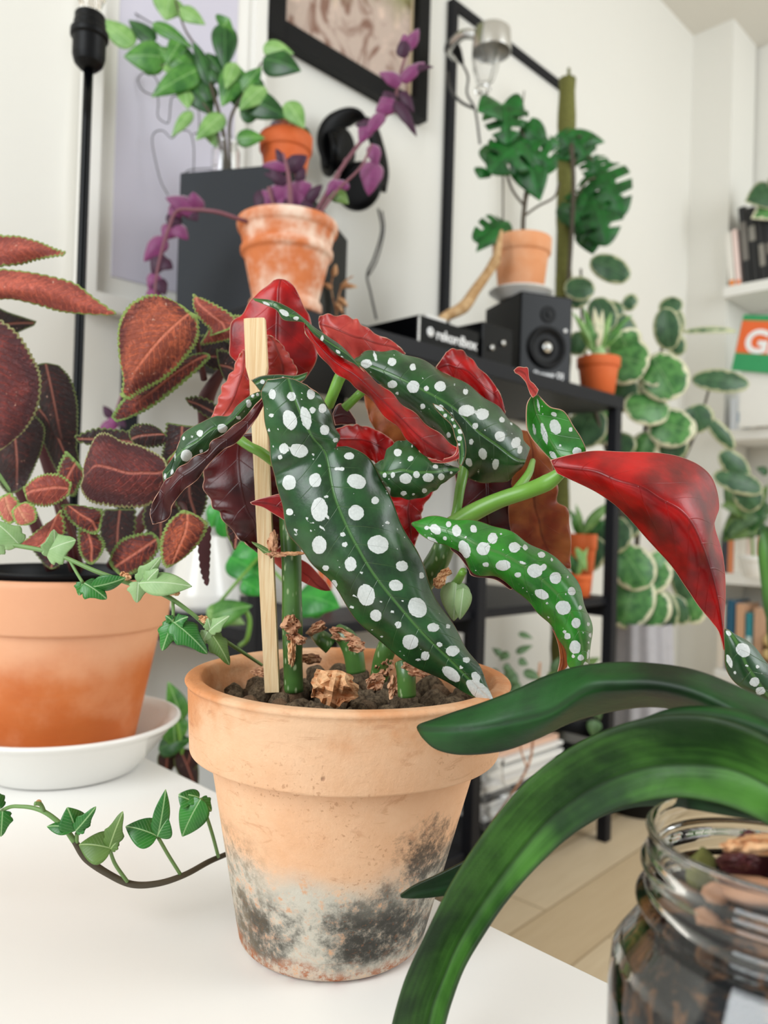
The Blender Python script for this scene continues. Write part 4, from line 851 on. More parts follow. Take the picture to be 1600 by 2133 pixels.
CL(.55, [((370,1000),(395,985),(420,975)), ((365,1040),(395,1030),(430,1025)), ((385,1070),(405,1065),(425,1060)), ((400,1085),(408,1083),(415,1080))], cdk, sf=10)
CL(.57, [((220,1060),(250,1060),(280,1060)), ((210,1100),(245,1105),(280,1100)), ((220,1140),(245,1145),(270,1135)), ((240,1165),(250,1165),(260,1160))], cdk, sf=10)
CL(.57, [((310,1040),(340,1030),(370,1030)), ((300,1080),(335,1080),(370,1075)), ((310,1110),(335,1115),(355,1105)), ((325,1130),(332,1130),(340,1126))], cdk, sf=10)
CL(.60, [((150,1110),(120,1105),(80,1105)), ((140,1145),(110,1145),(70,1140)), ((130,1170),(110,1170),(85,1165)), ((110,1185),(105,1185),(100,1182))], cdk, sf=10)
for l, r in (([(470,760,.56), (430,830,.575), (425,900,.59), (380,980,.61), (300,1080,.64), (235,1180,.66)], [.003, .006, .0055, .0055, .006, .006]),
             ([(20,690,.60), (50,800,.62), (90,930,.63), (130,1060,.65), (160,1185,.68)], [.004, .005, .0055, .006, .0065]),
             ([(405,660,.53), (412,720,.545), (425,790,.565)], [.0016, .002, .0025]),
             ([(350,975,.50), (380,985,.55), (380,990,.61)], [.0016, .002, .0025]),
             ([(-172,562,.56), (-160,640,.57), (-100,760,.60), (-20,900,.64), (60,1060,.67), (110,1185,.69)], [.002, .003, .004, .005, .005, .006]), ([(-184,604,.55), (-160,660,.57), (-140,700,.585)], [.0018, .0022, .003]),
             ([(120,1040,.52), (150,1120,.60), (165,1190,.68)], [.0016, .002, .0025]),
             ([(390,1070,.50), (370,1050,.56), (300,1090,.63)], [.0016, .002, .0025])):
    tube('stem', px3(l), r, M['coleus_under'], col, 12)
# pale green small leaf low at the left edge
CL(.52, [((-20,960),(-10,970),(0,1000)), ((0,985),(5,1000),(15,1020)), ((20,1015),(22,1020),(22,1026))], (M['ivy_olive'],) * 3, sf=6, sc=0)

# ================================================================== the two trailing ivy vines
def ivy_leaf(par, bx, by, tx, ty, d, w, m='ivy', dt=0, cup=.25, roll=0, shape='ivy', bend=.1, name='leaf'):
    A, B = P(bx, by, d), P(tx, ty, d + dt); W_ = w * d / F
    return leaf(name, A, B, W_, (M[m], M['ivy_pale'] if m != 'ivy' else M['ivy_olive'], M[m]), par, shape, cup, bend, roll=roll, nu=30, nv=11, thick=.0005)
v1 = thing('ivy_vine', 'pale ivy vine trailing diagonally down in front of the coleus pot', 'ivy', P(-60, 1120, .43))
main1 = [(-200,1150,.50), (-60,1120,.45), (20,1134,.44), (110,1152,.435), (200,1190,.43), (270,1215,.43), (340,1238,.43), (400,1278,.43), (445,1318,.435), (500,1355,.45), (545,1385,.48)]
tube('stem', px3(main1), [.0015, .0013, .0013, .0013, .0013, .0014, .0014, .0012, .0012, .0011, .001], M['vine_stem'], v1, 10)
for a in ((40,1135,-15,1085,.44,62,'ivy_pale'), (95,1150,158,1125,.435,80,'ivy_pale'), (108,1160,112,1103,.436,50,'ivy_pale',0,.3,.4), (5,1130,-20,1160,.44,40,'ivy_pale'),
          (290,1215,400,1222,.425,54,'ivy_pale',0,.3,0,'lance'), (290,1215,335,1160,.428,44,'ivy_pale',0,.3,.3), (288,1212,285,1255,.426,44,'ivy_pale'), (305,1212,330,1185,.425,40,'ivy_pale'),
          (175,1215,222,1248,.425,54,'ivy'), (190,1222,262,1203,.425,36,'ivy',0,.4,.8,'lance'), (172,1213,165,1240,.426,30,'ivy'),
          (360,1295,432,1362,.42,62,'ivy'), (360,1295,338,1355,.421,48,'ivy'), (365,1297,392,1285,.42,34,'ivy'), (358,1293,345,1283,.42,22,'ivy'),
          (435,1315,478,1283,.425,36,'ivy_pale'), (432,1315,420,1345,.427,34,'ivy_pale'), (440,1320,478,1385,.428,46,'ivy_olive'), (438,1312,432,1288,.425,26,'ivy_pale')):
    ivy_leaf(v1, *a)
tube('petiole', px3([(143,1163,.434), (158,1190,.43), (172,1213,.425)]), .0009, M['vine_stem'], v1, 8)
tube('petiole', px3([(360,1252,.43), (361,1275,.425), (360,1296,.42)]), .0009, M['vine_stem'], v1, 8)
for cx, cy in ((262,1200), (362,1232), (425,1290)): husk('bract', cx, cy, .427, 26, 16, M['husk_pale'], cx, .5); 
for _o in [o for o in COL.objects if o.name.startswith('bract')]:
    _o.parent = v1; _o.location = _org[_o.name] - _org[v1.name]
v2 = thing('ivy_vine', 'green ivy vine looping over the bare white table beside the weathered pot', 'ivy', P(150, 1745, .42))
main2 = [(-230,1760,.44), (-70,1745,.43), (5,1688,.415), (45,1680,.41), (90,1690,.408), (130,1720,.408), (155,1752,.41), (180,1788,.414), (225,1820,.418), (275,1842,.420), (330,1840,.424), (385,1822,.432), (435,1795,.445), (470,1780,.46)]
q2 = px3(main2); q2 = [np.array([p[0], p[1], max(p[2], TZ + .0018)]) for p in q2]
tube('stem', q2[:7], [.0013, .0011, .001, .001, .0012, .0013, .0016], M['vine_stem'], v2, 10)
tube('stem', q2[6:], [.0016, .0021, .0018, .0018, .0017, .0016, .0016, .0015], M['vine_brown'], v2, 10)
tube('petiole', px3([(375,1820,.430), (350,1780,.42), (330,1745,.41)]), .0010, M['vine_stem'], v2, 8)
tube('petiole', px3([(265,1836,.418), (240,1800,.41), (228,1768,.403)]), .0010, M['vine_stem'], v2, 8)
tube('petiole', px3([(160,1755,.41), (160,1735,.408)]), .0010, M['vine_stem'], v2, 8)
tube('petiole', px3([(92,1690,.408), (84,1675,.404), (72,1674,.402)]), .0011, M['vine_stem'], v2, 8)
for a in ((5,1690,2,1742,.412,44,'ivy'), (0,1685,-20,1640,.412,36,'ivy'),
          (158,1730,140,1682,.405,56,'ivy',0,.3,0,'ovate'), (158,1730,200,1680,.403,34,'ivy',0,.3,.4), (155,1728,98,1722,.405,32,'ivy',0,.3,.2,'lance'), (158,1730,190,1712,.405,30,'ivy'),
          (232,1768,165,1760,.402,72,'ivy_olive',0,.2,.1,'ovate'), (228,1765,256,1690,.402,44,'ivy_olive'), (230,1770,250,1745,.402,26,'ivy_olive'),
          (328,1742,262,1722,.407,66,'ivy',0,.2,.1,'ovate'), (328,1742,345,1644,.403,34,'ivy',0,.3,.2,'lance'), (328,1742,350,1702,.403,52,'ivy',0,.25,0,'ovate'),
          (398,1668,372,1658,.430,40,'ivy',0,.25,0,'ovate'), (418,1664,380,1742,.430,64,'ivy',0,.25,0,'ovate'), (418,1664,440,1690,.432,34,'ivy'), (415,1662,372,1655,.432,36,'ivy',0,.3,.2,'ovate')):
    ivy_leaf(v2, *a)
tube('petiole', px3([(455,1785,.45), (440,1730,.44), (418,1664,.431)]), .0010, M['vine_stem'], v2, 8)
leaf('leaf', P(84, 1676, .404), P(76, 1668, .403), .003, (M['husk_pale'],) * 3, v2, 'round')

# ================================================================== orchid in a glass jar, lower right
jc = P(1632, 1745, .228); JR = np.array([jc[0], jc[1], TZ]); JH = jc[2] - TZ
jar = thing('glass_jar', 'large clear screw-neck glass jar holding the orchid in the lower right corner', 'jar', JR)
k = JH
outp = [(0, 0), (.042, 0), (.047, .004), (.0485, .012), (.0485, k - .050), (.0475, k - .040), (.0405, k - .030), (.0388, k - .026), (.0410, k - .0235), (.0410, k - .0215), (.0382, k - .019),
        (.0382, k - .014), (.0398, k - .0125), (.0398, k - .0105), (.0376, k - .008), (.0376, k - .003), (.0386, k - .001)]
inp = [(.0373, k), (.0358, k - .001), (.0352, k - .004), (.0352, k - .028), (.0430, k - .039), (.0458, k - .050), (.0458, .013), (.040, .006), (0, .006)]
M['jar_glass'] = m_glass('jar_glass', (.97, .98, .97, 1), 0.0, 1.45)
lathe('glass_wall', JR, rnd(outp + inp, .0012, 4), M['jar_glass'], jar, 128)
orc = thing('potted_orchid', 'orchid with long dark strap leaves rooted in bark inside the glass jar', 'orchid', JR + [0, 0, .01])
def m_bark():
    n = NT('bark_medium'); g = n.noise(75, 6, None, .7, 1.2)
    c_ = n.mix(n.ramp(g, .50, .66), '#050403', '#7a5230'); c_ = n.mix(n.ramp(n.noise(35, 5, None, .7), .62, .72), c_, '#3c3d3a')
    n.set(Base_Color=c_, Roughness=.8, Specular_IOR_Level=.08); n.bump(g, .8, .003); return n.m
M['barkmix'] = m_bark()
bp = [(0, .0075), (.040, .0075), (.0464, .015), (.0464, k - .052), (.0436, k - .041), (.037, k - .031), (.0347, k - .022), (.020, k - .019), (0, k - .018)]
o = lathe('planting_medium', JR, rnd(bp, .002), M['barkmix'], orc, 64, wob=.004); o['kind'] = 'stuff'
for i, (x, y, z, s, m_) in enumerate(((-.012, -.004, k - .014, .011, 'husk'), (.004, -.014, k - .013, .010, 'coleus_under'), (-.020, .010, k - .016, .009, 'moss'), (.016, -.004, k - .014, .012, 'husk'), (-.004, .014, k - .014, .011, 'coleus_under'), (-.024, -.008, k - .017, .007, 'husk'), (.012, .018, k - .015, .010, 'bark'))):
    bmx = pm[i % 5].copy(); bmx.materials.clear(); bmx.materials.append(M[m_])
    o = bpy.data.objects.new('bark_chip', bmx); COL.objects.link(o); o.parent = orc; o.location = Vector((x, y, z - .01)); o.scale = (s, s * .6, s * .35); o.rotation_euler = (i, i * .3, i * 2)
for i in range(9):
    a0 = 3.4 + i * .42; r0 = .0455
    pts_ = [JR + [r0 * math.cos(a0 + j * .22 * (-1) ** i), r0 * math.sin(a0 + j * .22 * (-1) ** i), k - .058 - j * .016 + .004 * math.sin(j * 2 + i)] for j in range(5)]
    tube('root', pts_, [.0013, .0018, .0016, .0018, .001], M['husk' if i % 2 else 'moss'], orc, 8)
om = (M['orchid_leaf'], M['orchid_under'], M['orchid_leaf'])
omd = (M['orchid_dark'], M['orchid_under'], M['orchid_dark'])
def OL(d, rows, m=om, **kw): return rows_leaf('leaf', d, rows, m, orc, nu=110, nv=25, thick=.0016, **kw)
OL(.300, [((870,1511),(871,1514),(873,1520),(40,40,40)), ((900,1502),(893,1520),(884,1538),(38,34,36)), ((945,1486),(940,1520),(912,1560),(34,26,32)), ((1010,1464),(1000,1515),(965,1570),(28,20,28)), ((1075,1438),(1075,1500),(1045,1562),(22,14,24)), ((1135,1411),(1150,1480),(1120,1535),(16,4,20)),
  ((1200,1392),(1225,1435),(1195,1500),(10,-8,16)), ((1270,1383),(1300,1428),(1290,1476),(4,-14,10)), ((1350,1384),(1375,1430),(1375,1470),(-4,-20,2)), ((1440,1397),(1455,1450),(1460,1490),(-12,-28,-8)), ((1530,1430),(1535,1490),(1540,1530),(-22,-38,-20)), ((1620,1475),(1610,1540),(1620,1590),(-34,-50,-34)), ((1720,1560),(1700,1630),(1690,1690),(-46,-60,-50)), ((1760,1680),(1740,1720),(1700,1760),(-56,-66,-62))], omd)
OL(.300, [((800,2230),(865,2235),(900,2240),(6,14,10)), ((815,2150),(885,2160),(922,2150),(6,14,8)), ((830,2090),(900,2095),(940,2085),(5,13,6)), ((850,2030),(925,2030),(968,2010),(4,12,4)), ((885,1955),(955,1960),(1012,1938),(2,10,2)), ((945,1835),(1005,1880),(1062,1868),(-2,6,-2)), ((1020,1722),(1070,1790),(1125,1798),(-8,0,-8)), ((1100,1628),(1145,1705),(1200,1733),(-16,-8,-16)),
  ((1195,1556),(1235,1640),(1295,1682),(-26,-18,-26)), ((1300,1510),(1335,1600),(1395,1662),(-36,-28,-38)), ((1400,1491),(1430,1590),(1480,1670),(-46,-36,-48)), ((1500,1499),(1525,1600),(1560,1697),(-56,-46,-58)), ((1600,1540),(1610,1640),(1625,1735),(-64,-56,-68)), ((1700,1620),(1690,1700),(1680,1775),(-70,-66,-76)), ((1740,1720),(1720,1750),(1690,1780),(-72,-70,-78))])
OL(.300, [((1330,1512),(1335,1505),(1345,1496),(-20,-20,-20)), ((1400,1500),(1402,1488),(1405,1478),(-24,-26,-24)), ((1470,1510),(1472,1490),(1474,1474),(-32,-36,-32)), ((1540,1530),(1545,1505),(1548,1484),(-42,-46,-42)), ((1620,1575),(1625,1545),(1630,1520),(-54,-56,-54)), ((1700,1640),(1705,1620),(1710,1600),(-62,-64,-62))], omd)
OL(.330, [((834,1864),(835,1867),(838,1869)), ((862,1845),(864,1855),(868,1870)), ((905,1825),(910,1845),(915,1866)), ((950,1803),(960,1830),(965,1855)), ((1010,1770),(1020,1800),(1030,1820)), ((1090,1730),(1100,1755),(1110,1775),(-8,-8,-8)), ((1300,1640),(1310,1660),(1320,1680),(-50,-50,-50)), ((1600,1690),(1600,1700),(1600,1710),(-90,-90,-90))], omd)
OL(.235, [((1583,1103),(1600,1100),(1640,1100)), ((1582,1150),(1605,1150),(1650,1150),(0,-3,0)), ((1588,1210),(1612,1210),(1660,1210),(0,-3,0)), ((1593,1260),(1618,1260),(1665,1260),(0,-3,0)), ((1600,1320),(1625,1320),(1670,1320)), ((1615,1450),(1640,1450),(1675,1450)), ((1640,1600),(1665,1600),(1700,1600)), ((1670,1740),(1690,1740),(1710,1740))])
tube('stem', [JR + [.006, 0, k - .03], JR + [.008, .002, k - .005], P(1700, 1700, .236), P(1700, 1640, .238)], [.006, .0065, .006, .004], M['orchid_under'], orc, 14)
husk('moss_tuft', 1560, 1765, .226, 120, 40, M['husk_pale'], 31, 0, 1); husk('moss_tuft', 1540, 1795, .222, 90, 40, M['coleus_under'], 33, 0, 1); husk('moss_tuft', 1600, 1750, .232, 120, 26, M['husk_pale'], 32, 0, .8)
for _o in [o for o in COL.objects if o.name.startswith('moss_tuft')]:
    _o.parent = orc; _o.location = _org[_o.name] - _org[orc.name]
# ================================================================== helpers for the far things
def simple_pot(name, c, r, h, mat, par, seg=56, base=.66):
    rb = r * base; t = r * .09
    pr = [(0, 0), (rb, 0), (r * .90, h * .72), (r * .90, h * .725), (r * .985, h * .74), (r, h), (r - t, h), (r - t * 1.2, h * .85), (r * .6, h * .84), (0, h * .84)]
    return lathe(name, c, rnd(pr, .0012, 2), mat, par, seg)
def text(name, body, pos, xdir, nrm, size, mat, par, weight=0.0):
    cu = bpy.data.curves.new(name, 'FONT'); cu.body = body; cu.size = size; cu.extrude = .0004; cu.offset = weight
    cu.materials.append(mat); tmp = bpy.data.objects.new(name, cu); COL.objects.link(tmp)
    dg = bpy.context.evaluated_depsgraph_get(); me = bpy.data.meshes.new_from_object(tmp.evaluated_get(dg)); bpy.data.objects.remove(tmp)
    if not me.materials: me.materials.append(mat)
    o = bpy.data.objects.new(name, me); COL.objects.link(o)
    x = Vector(xdir).normalized(); z = Vector(nrm).normalized(); y = z.cross(x)
    R = Matrix((x, y, z)).transposed().to_4x4()
    o.rotation_euler = R.to_euler(); o.location = Vector(pos) - (origin(par) if par else Vector())
    if par: o.parent = par
    _org[o.name] = Vector(pos); return o
def obox(name, corner, ax, ay, sx, sy, h, mat, par, bevel=.002):
    "box standing on corner, spanned by ax*sx and ay*sy"
    corner, ax, ay = (np.asarray(q, float) for q in (corner, ax, ay)); c = corner + ax * sx / 2 + ay * sy / 2 + np.array([0, 0, h / 2])
    V, Fc = boxv(c, sx, sy, h, ax, ay); o = mesh_obj(name, V, Fc, mat, par, False)
    bm = bmesh.new(); bm.from_mesh(o.data); bmesh.ops.recalc_face_normals(bm, faces=bm.faces); bm.to_mesh(o.data); bm.free()
    b = o.modifiers.new('bevel', 'BEVEL'); b.width = bevel; b.segments = 2; return o
def disc(name, c, nrm, r, depth, mat, par, prof=None, seg=48):
    "turned part about the axis nrm"
    n = np.asarray(nrm, float); n /= np.linalg.norm(n); a = np.cross(n, [0, 0, 1.]); a /= np.linalg.norm(a); b = np.cross(n, a)
    prof = prof or [(0, 0), (r, 0), (r, depth), (0, depth)]; V, Fc = [], []
    for rr, z in prof:
        for i in range(seg): t = 2 * math.pi * i / seg; V.append(np.asarray(c) + n * z + (a * math.cos(t) + b * math.sin(t)) * max(rr, 1e-5))
    for j in range(len(prof) - 1):
        for i in range(seg): k2_ = (i + 1) % seg; Fc.append((j * seg + i, j * seg + k2_, (j + 1) * seg + k2_, (j + 1) * seg + i))
    return mesh_obj(name, V, Fc, mat, par)
def PL(par, d, mats, lst, shape='ovate', ws=1.0, **kw):
    "leaves by base and tip: (bx, by, tx, ty, width_px[, dd_mm[, mat index]])"
    for q in lst:
        bx, by, tx, ty, w = q[:5]; dd = (q[5] if len(q) > 5 else 0) * .001; mi = q[6] if len(q) > 6 else 0; sh = q[7] if len(q) > 7 else shape
        m_ = mats[mi]; leaf('leaf', P(bx, by, d), P(tx, ty, d + dd), w * ws * d / F, (m_, m_, m_), par, sh, **kw)
def stems(par, mat, lst, name='stem'):
    for l, r in lst: tube(name, px3(l), r, mat, par, 8)
Z3 = lambda p, z: np.array([p[0], p[1], z])

# ================================================================== floor lamp
lp = P(172, 500, .95); lt = P(183, 25, .95); LB = Z3(lp, 0)
lamp = thing('floor_lamp', 'slim black floor lamp pole with a bare bulb socket by the white poster', 'lamp', LB)
lathe('base', LB, rnd([(0, 0), (.12, 0), (.12, .012), (.02, .020), (0, .020)], .003), M['black_metal'], lamp)
tube('pole', [LB + [0, 0, .015], Z3(lp, .72), Z3(lp, P(182, 140, .95)[2])], .0058, M['gloss_black'], lamp, 20)
zs0 = P(182, 145, .95)[2]; zs1 = P(182, 28, .95)[2]; hh = zs1 - zs0
lathe('socket', Z3(lp, zs0), rnd([(0, 0), (.010, .001), (.017, hh * .12), (.0195, hh * .25), (.0195, hh * .55), (.0225, hh * .58), (.0225, hh * .70), (.0190, hh * .72), (.0190, hh * .84), (.0180, hh * .86), (.0180, hh * .98), (.0165, hh), (.012, hh), (0, hh * .9)], .001), M['black_plastic'], lamp)
lathe('bulb', Z3(lp, zs1 - .004), rnd([(0, 0), (.011, 0), (.013, .018), (.026, .045), (.030, .065), (.024, .085), (.010, .096), (0, .098)], .006, 4), M['glass'], lamp)

# ================================================================== on the wall
def wallbox(name, t0, t1, z0, z1, o0, o1, mat, par, bevel=.001):
    c = wl((t0 + t1) / 2, (z0 + z1) / 2, WALLW - (o0 + o1) / 2)
    return box(name, c, (t1 - t0, o1 - o0, z1 - z0), mat, par, ax=E1, bevel=bevel)
def tz(px, py, off=0.0):
    q = onwall(px, py, off); return (q - wl(0, 0, WALLW - off)) @ E1, q[2]
M['lavender'] = plain('lavender_print', '#cfcbda', .5, .05, 3)
M['mirror_glass'] = NT('mirror_pane').set(Base_Color='#c9c8c2', Metallic=.35, Roughness=.28).m
a0, zb = tz(150, 640); a1, _ = tz(530, 400); i0, zi = tz(224, 578)
fr = thing('poster_frame', 'tall white frame round a plain lavender poster on the wall behind the lamp', 'picture frame', wl(a0, zb))
wf = .075
wallbox('frame', a0, a0 + .03, zb, 2.4, .002, .03, M['white_paint'], fr); wallbox('frame', a1 - .03, a1, zb, 2.4, .002, .03, M['white_paint'], fr)
wallbox('frame', a0 + .03, a1 - .03, zb, zb + .03, .002, .03, M['white_paint'], fr); wallbox('mount', a0 + .03, a1 - .03, zb + .03, 2.4, .002, .012, M['white_paint'], fr)
wallbox('print', i0, a1 - .03 - (i0 - a0 - .03), zi, 2.3, .012, .014, M['lavender'], fr)
# wire drawing
wr = thing('wire_ornament', 'thin dark wire bent into loops and a heart, hanging before the lavender poster', 'wire ornament', P(370, 250, 1.42))
def wirepx(l, d=1.42, r=.0011): tube('wire', [P(x / 2, y / 2, d) for x, y in l], r, M['wire'], wr, 6)
wirepx([(575, 330), (595, 306), (635, 312), (658, 345), (655, 385), (625, 392), (590, 372), (575, 340), (575, 330)])
wirepx([(655, 385), (660, 430), (658, 485), (690, 512), (705, 500), (715, 410), (745, 400)])
wirepx([(745, 400), (820, 440), (828, 540), (805, 560)])
wirepx([(700, 812), (672, 760), (650, 680), (634, 590), (645, 552), (680, 545), (715, 575), (750, 545), (790, 550), (806, 600), (808, 660), (806, 730)])
wirepx([(766, 735), (770, 722), (800, 706), (900, 700)])
wirepx([(430, -30), (620, 90), (740, 150), (800, 190)], 1.42, .0012)
# the big dark framed painting
a0, zb = tz(541, 78); a1, zb2 = tz(870, 247); F0 = .035
pf = thing('picture_frame', 'deep black frame holding a pink and green painting, cut by the top edge', 'picture frame', wl(a0, zb))
zt = zb + .95; b_ = .042
for c_ in ((a0, a0 + b_, zb, zt), (a1 - b_, a1, zb, zt), (a0 + b_, a1 - b_, zb, zb + b_), (a0 + b_, a1 - b_, zt - b_, zt)):
    wallbox('frame', *c_, .001, F0, M['black_plastic'], pf)
M['art'] = m_art()
wallbox('painting', a0 + b_, a1 - b_, zb + b_, zt - b_, .004, .012, M['art'], pf)
g = .006
for c_ in ((a0 + b_, a0 + b_ + g, zb + b_, zt - b_), (a1 - b_ - g, a1 - b_, zb + b_, zt - b_), (a0 + b_ + g, a1 - b_ - g, zb + b_, zb + b_ + g)):
    wallbox('inner_edge', *c_, .012, .016, M['cream_line'], pf)
# slim black mirror frame
a0, zt = tz(932, 2); a1, zt2 = tz(1172, 178)
mf = thing('wall_mirror', 'tall slim black framed pane leaning at the wall behind the monstera', 'mirror', wl(a0, RZ))
b_ = .022
for c_ in ((a0, a0 + b_, RZ + .004, zt), (a1 - b_, a1, RZ + .004, zt), (a0 + b_, a1 - b_, RZ + .004, RZ + .026), (a0 + b_, a1 - b_, zt - b_, zt)):
    wallbox('frame', *c_, .001, .022, M['black_metal'], mf)
wallbox('pane', a0 + b_, a1 - b_, RZ + .026, zt - b_, .003, .008, M['wall'], mf)
# chrome and glass lamp clamped in front of it
gl = thing('clip_lamp', 'silver clip lamp with a clear faceted glass shade above the monstera', 'lamp', P(1000, 120, 1.85))
M['chrome'] = NT('brushed_chrome').set(Base_Color='#d8d8d6', Metallic=.9, Roughness=.22).m
lathe('reflector', P(1024, 110, 1.85), rnd([(0, .060), (.035, .060), (.044, .052), (.047, .0), (.045, .0), (.041, .05), (0, .056)], .002), M['chrome'], gl)
tube('arm', px3([(1003, 75, 1.85), (965, 72, 1.87), (940, 100, 1.92), (950, 120, 1.96)]), .012, M['chrome'], gl, 12)
tube('clamp', px3([(935, 97, 1.93), (950, 104, 1.92), (962, 130, 1.90)]), [.018, .013, .006], M['black_plastic'], gl, 10)
lathe('glass_shade', P(1010, 175, 1.85), rnd([(.012, 0), (.020, .006), (.030, .035), (.036, .070), (.034, .070), (.027, .035), (.017, .008), (.010, .003), (.012, 0)], .001), M['glass'], gl, 7, smooth=False)
lathe('glass_drop', P(1005, 200, 1.85), rnd([(0, 0), (.016, .008), (.020, .018), (.012, .028), (0, .030)], .001), M['glass'], gl, 7, smooth=False)
tube('cable', px3([(962, 130, 1.90), (975, 160, 1.88), (973, 195, 1.88), (990, 230, 1.88), (1000, 300, 1.88)]), .003, M['wire'], gl, 8)
tube('cable', px3([(932, 150, 1.93), (938, 185, 1.93), (960, 212, 1.93), (985, 225, 1.90)]), .004, M['wire'], gl, 8)
# headphones
hp = thing('headphones', 'black over-ear headphones hanging on the white wall with their cable dangling', 'headphones', P(740, 330, 1.70))
bk = M['black_plastic']
def band(name, l, w, th, mat):
    pts = np.array(px3(l)); n = 40; C_ = cr(pts, np.linspace(0, 1, n)); T = np.gradient(C_, axis=0); T /= np.linalg.norm(T, axis=1)[:, None]
    V, Fc = [], []; sd = E2 * .6 + np.array([.8, 0, 0]); sd /= np.linalg.norm(sd)
    for i in range(n):
        s_ = sd - T[i] * (sd @ T[i]); s_ /= np.linalg.norm(s_); nn = np.cross(T[i], s_)
        for a in range(12):
            t_ = 2 * math.pi * a / 12; V.append(C_[i] + s_ * w / 2 * math.copysign(abs(math.cos(t_)) ** .6, math.cos(t_)) + nn * th / 2 * math.sin(t_))
    for i in range(n - 1):
        for a in range(12): b = (a + 1) % 12; Fc.append((i * 12 + a, i * 12 + b, i * 12 + 12 + b, i * 12 + 12 + a))
    Fc += [tuple(range(12)), tuple((n - 1) * 12 + a for a in range(12))]
    return mesh_obj(name, V, Fc, mat, hp)
band('headband', [(690, 350, 1.68), (676, 300, 1.68), (690, 262, 1.69), (730, 244, 1.71), (765, 256, 1.73), (785, 300, 1.75), (795, 350, 1.75), (790, 390, 1.74)], .045, .016, bk)
cup = [(0, 0), (.046, 0), (.052, .006), (.053, .02), (.046, .03), (.040, .026), (.038, .012), (0, .010)]
nrm1 = np.array([-.35, -.93, -.1])
disc('ear_cup', P(752, 392, 1.72), nrm1, .05, .03, bk, hp, rnd([(0, 0), (.046, 0), (.053, .008), (.053, .018), (.045, .026), (.030, .028), (0, .028)], .004))
disc('ear_cup', P(702, 315, 1.70), [.92, -.38, -.1], .05, .03, bk, hp, rnd([(0, 0), (.040, 0), (.046, .008), (.046, .02), (.038, .028), (0, .028)], .004))
disc('ear_pad', P(694, 322, 1.69), [-.92, -.38, -.1], .05, .03, M['gloss_black'], hp, rnd([(0, 0), (.044, 0), (.048, .006), (.044, .016), (.028, .018), (.024, .006), (0, .004)], .003))
tube('cable', px3([(788, 435, 1.74), (795, 480, 1.74), (780, 535, 1.75), (765, 572, 1.76), (772, 610, 1.76), (784, 665, 1.76)]), .0028, M['wire'], hp, 8)
tube('cable', px3([(796, 440, 1.74), (800, 480, 1.74), (786, 540, 1.75), (768, 574, 1.76)]), .0022, M['wire'], hp, 8)

# ================================================================== left end of the rack: loudspeaker, cuttings, orange pot
d1 = np.array([.97, -.242, 0]); d1 /= np.linalg.norm(d1); d2 = np.array([.242, .97, 0]); d2 /= np.linalg.norm(d2)
SCn = np.array([-.180, 1.246, RZ + .001]); SW, SD, SHh = .185, .34, .268
s1 = thing('loudspeaker', 'large dark grey loudspeaker box at the left end of the rack, seen from its side', 'speaker', SCn)
obox('cabinet', SCn - d1 * SW, d1, d2, SW, SD, SHh, M['grey_box'], s1, .003)
gr0 = SCn + d1 * .0005 + d2 * .004 + np.array([0, 0, .004]); obox('grille', gr0, d1, d2, .008, SD - .008, SHh - .008, M['black_plastic'], s1, .002)
for k_, (u_, z_, r_) in enumerate(((.17, .09, .062), (.17, .205, .026))):
    disc('driver', SCn + d1 * .0085 + d2 * u_ + [0, 0, z_], d1, r_, .004, M['gloss_black'], s1, [(0, .001), (r_ * .3, .002), (r_ * .9, .0005), (r_, .003), (r_, 0)])
STZ = RZ + SHh + .002
cj = Z3(P(470, 340, 1.33), STZ)
jarc = thing('cutting_jar', 'small clear glass jar standing on the grey loudspeaker', 'jar', cj)
lathe('glass', cj, rnd([(0, 0), (.020, 0), (.024, .004), (.024, .05), (.019, .062), (.020, .072), (.0180, .072), (.0172, .062), (.0222, .049), (.0222, .006), (0, .004)], .001), M['glass'], jarc, 48)
fc = thing('ficus_cutting', 'bushy green leafy cuttings rooting in the small glass jar on the loudspeaker', 'plant', cj + [0, 0, .01])
fg, fd, fp = M['ficus'], M['ficus_dark'], M['ficus_pale']; FM = (fg, fd, fp)
fd_ = 1.33
stems(fc, M['vine_brown'], [([(472,392,fd_),(472,340,fd_),(462,260,fd_),(440,180,fd_),(415,110,fd_),(385,60,fd_),(365,0,fd_)], [.004,.004,.0035,.003,.0022,.0018,.0015]), ([(480,392,fd_),(480,330,fd_),(480,250,fd_),(510,190,fd_),(545,130,fd_)], [.003,.003,.003,.0022,.0015]), ([(466,390,fd_),(462,320,fd_),(440,240,fd_),(390,180,fd_),(330,130,fd_)], [.003,.003,.0025,.002,.0015])])
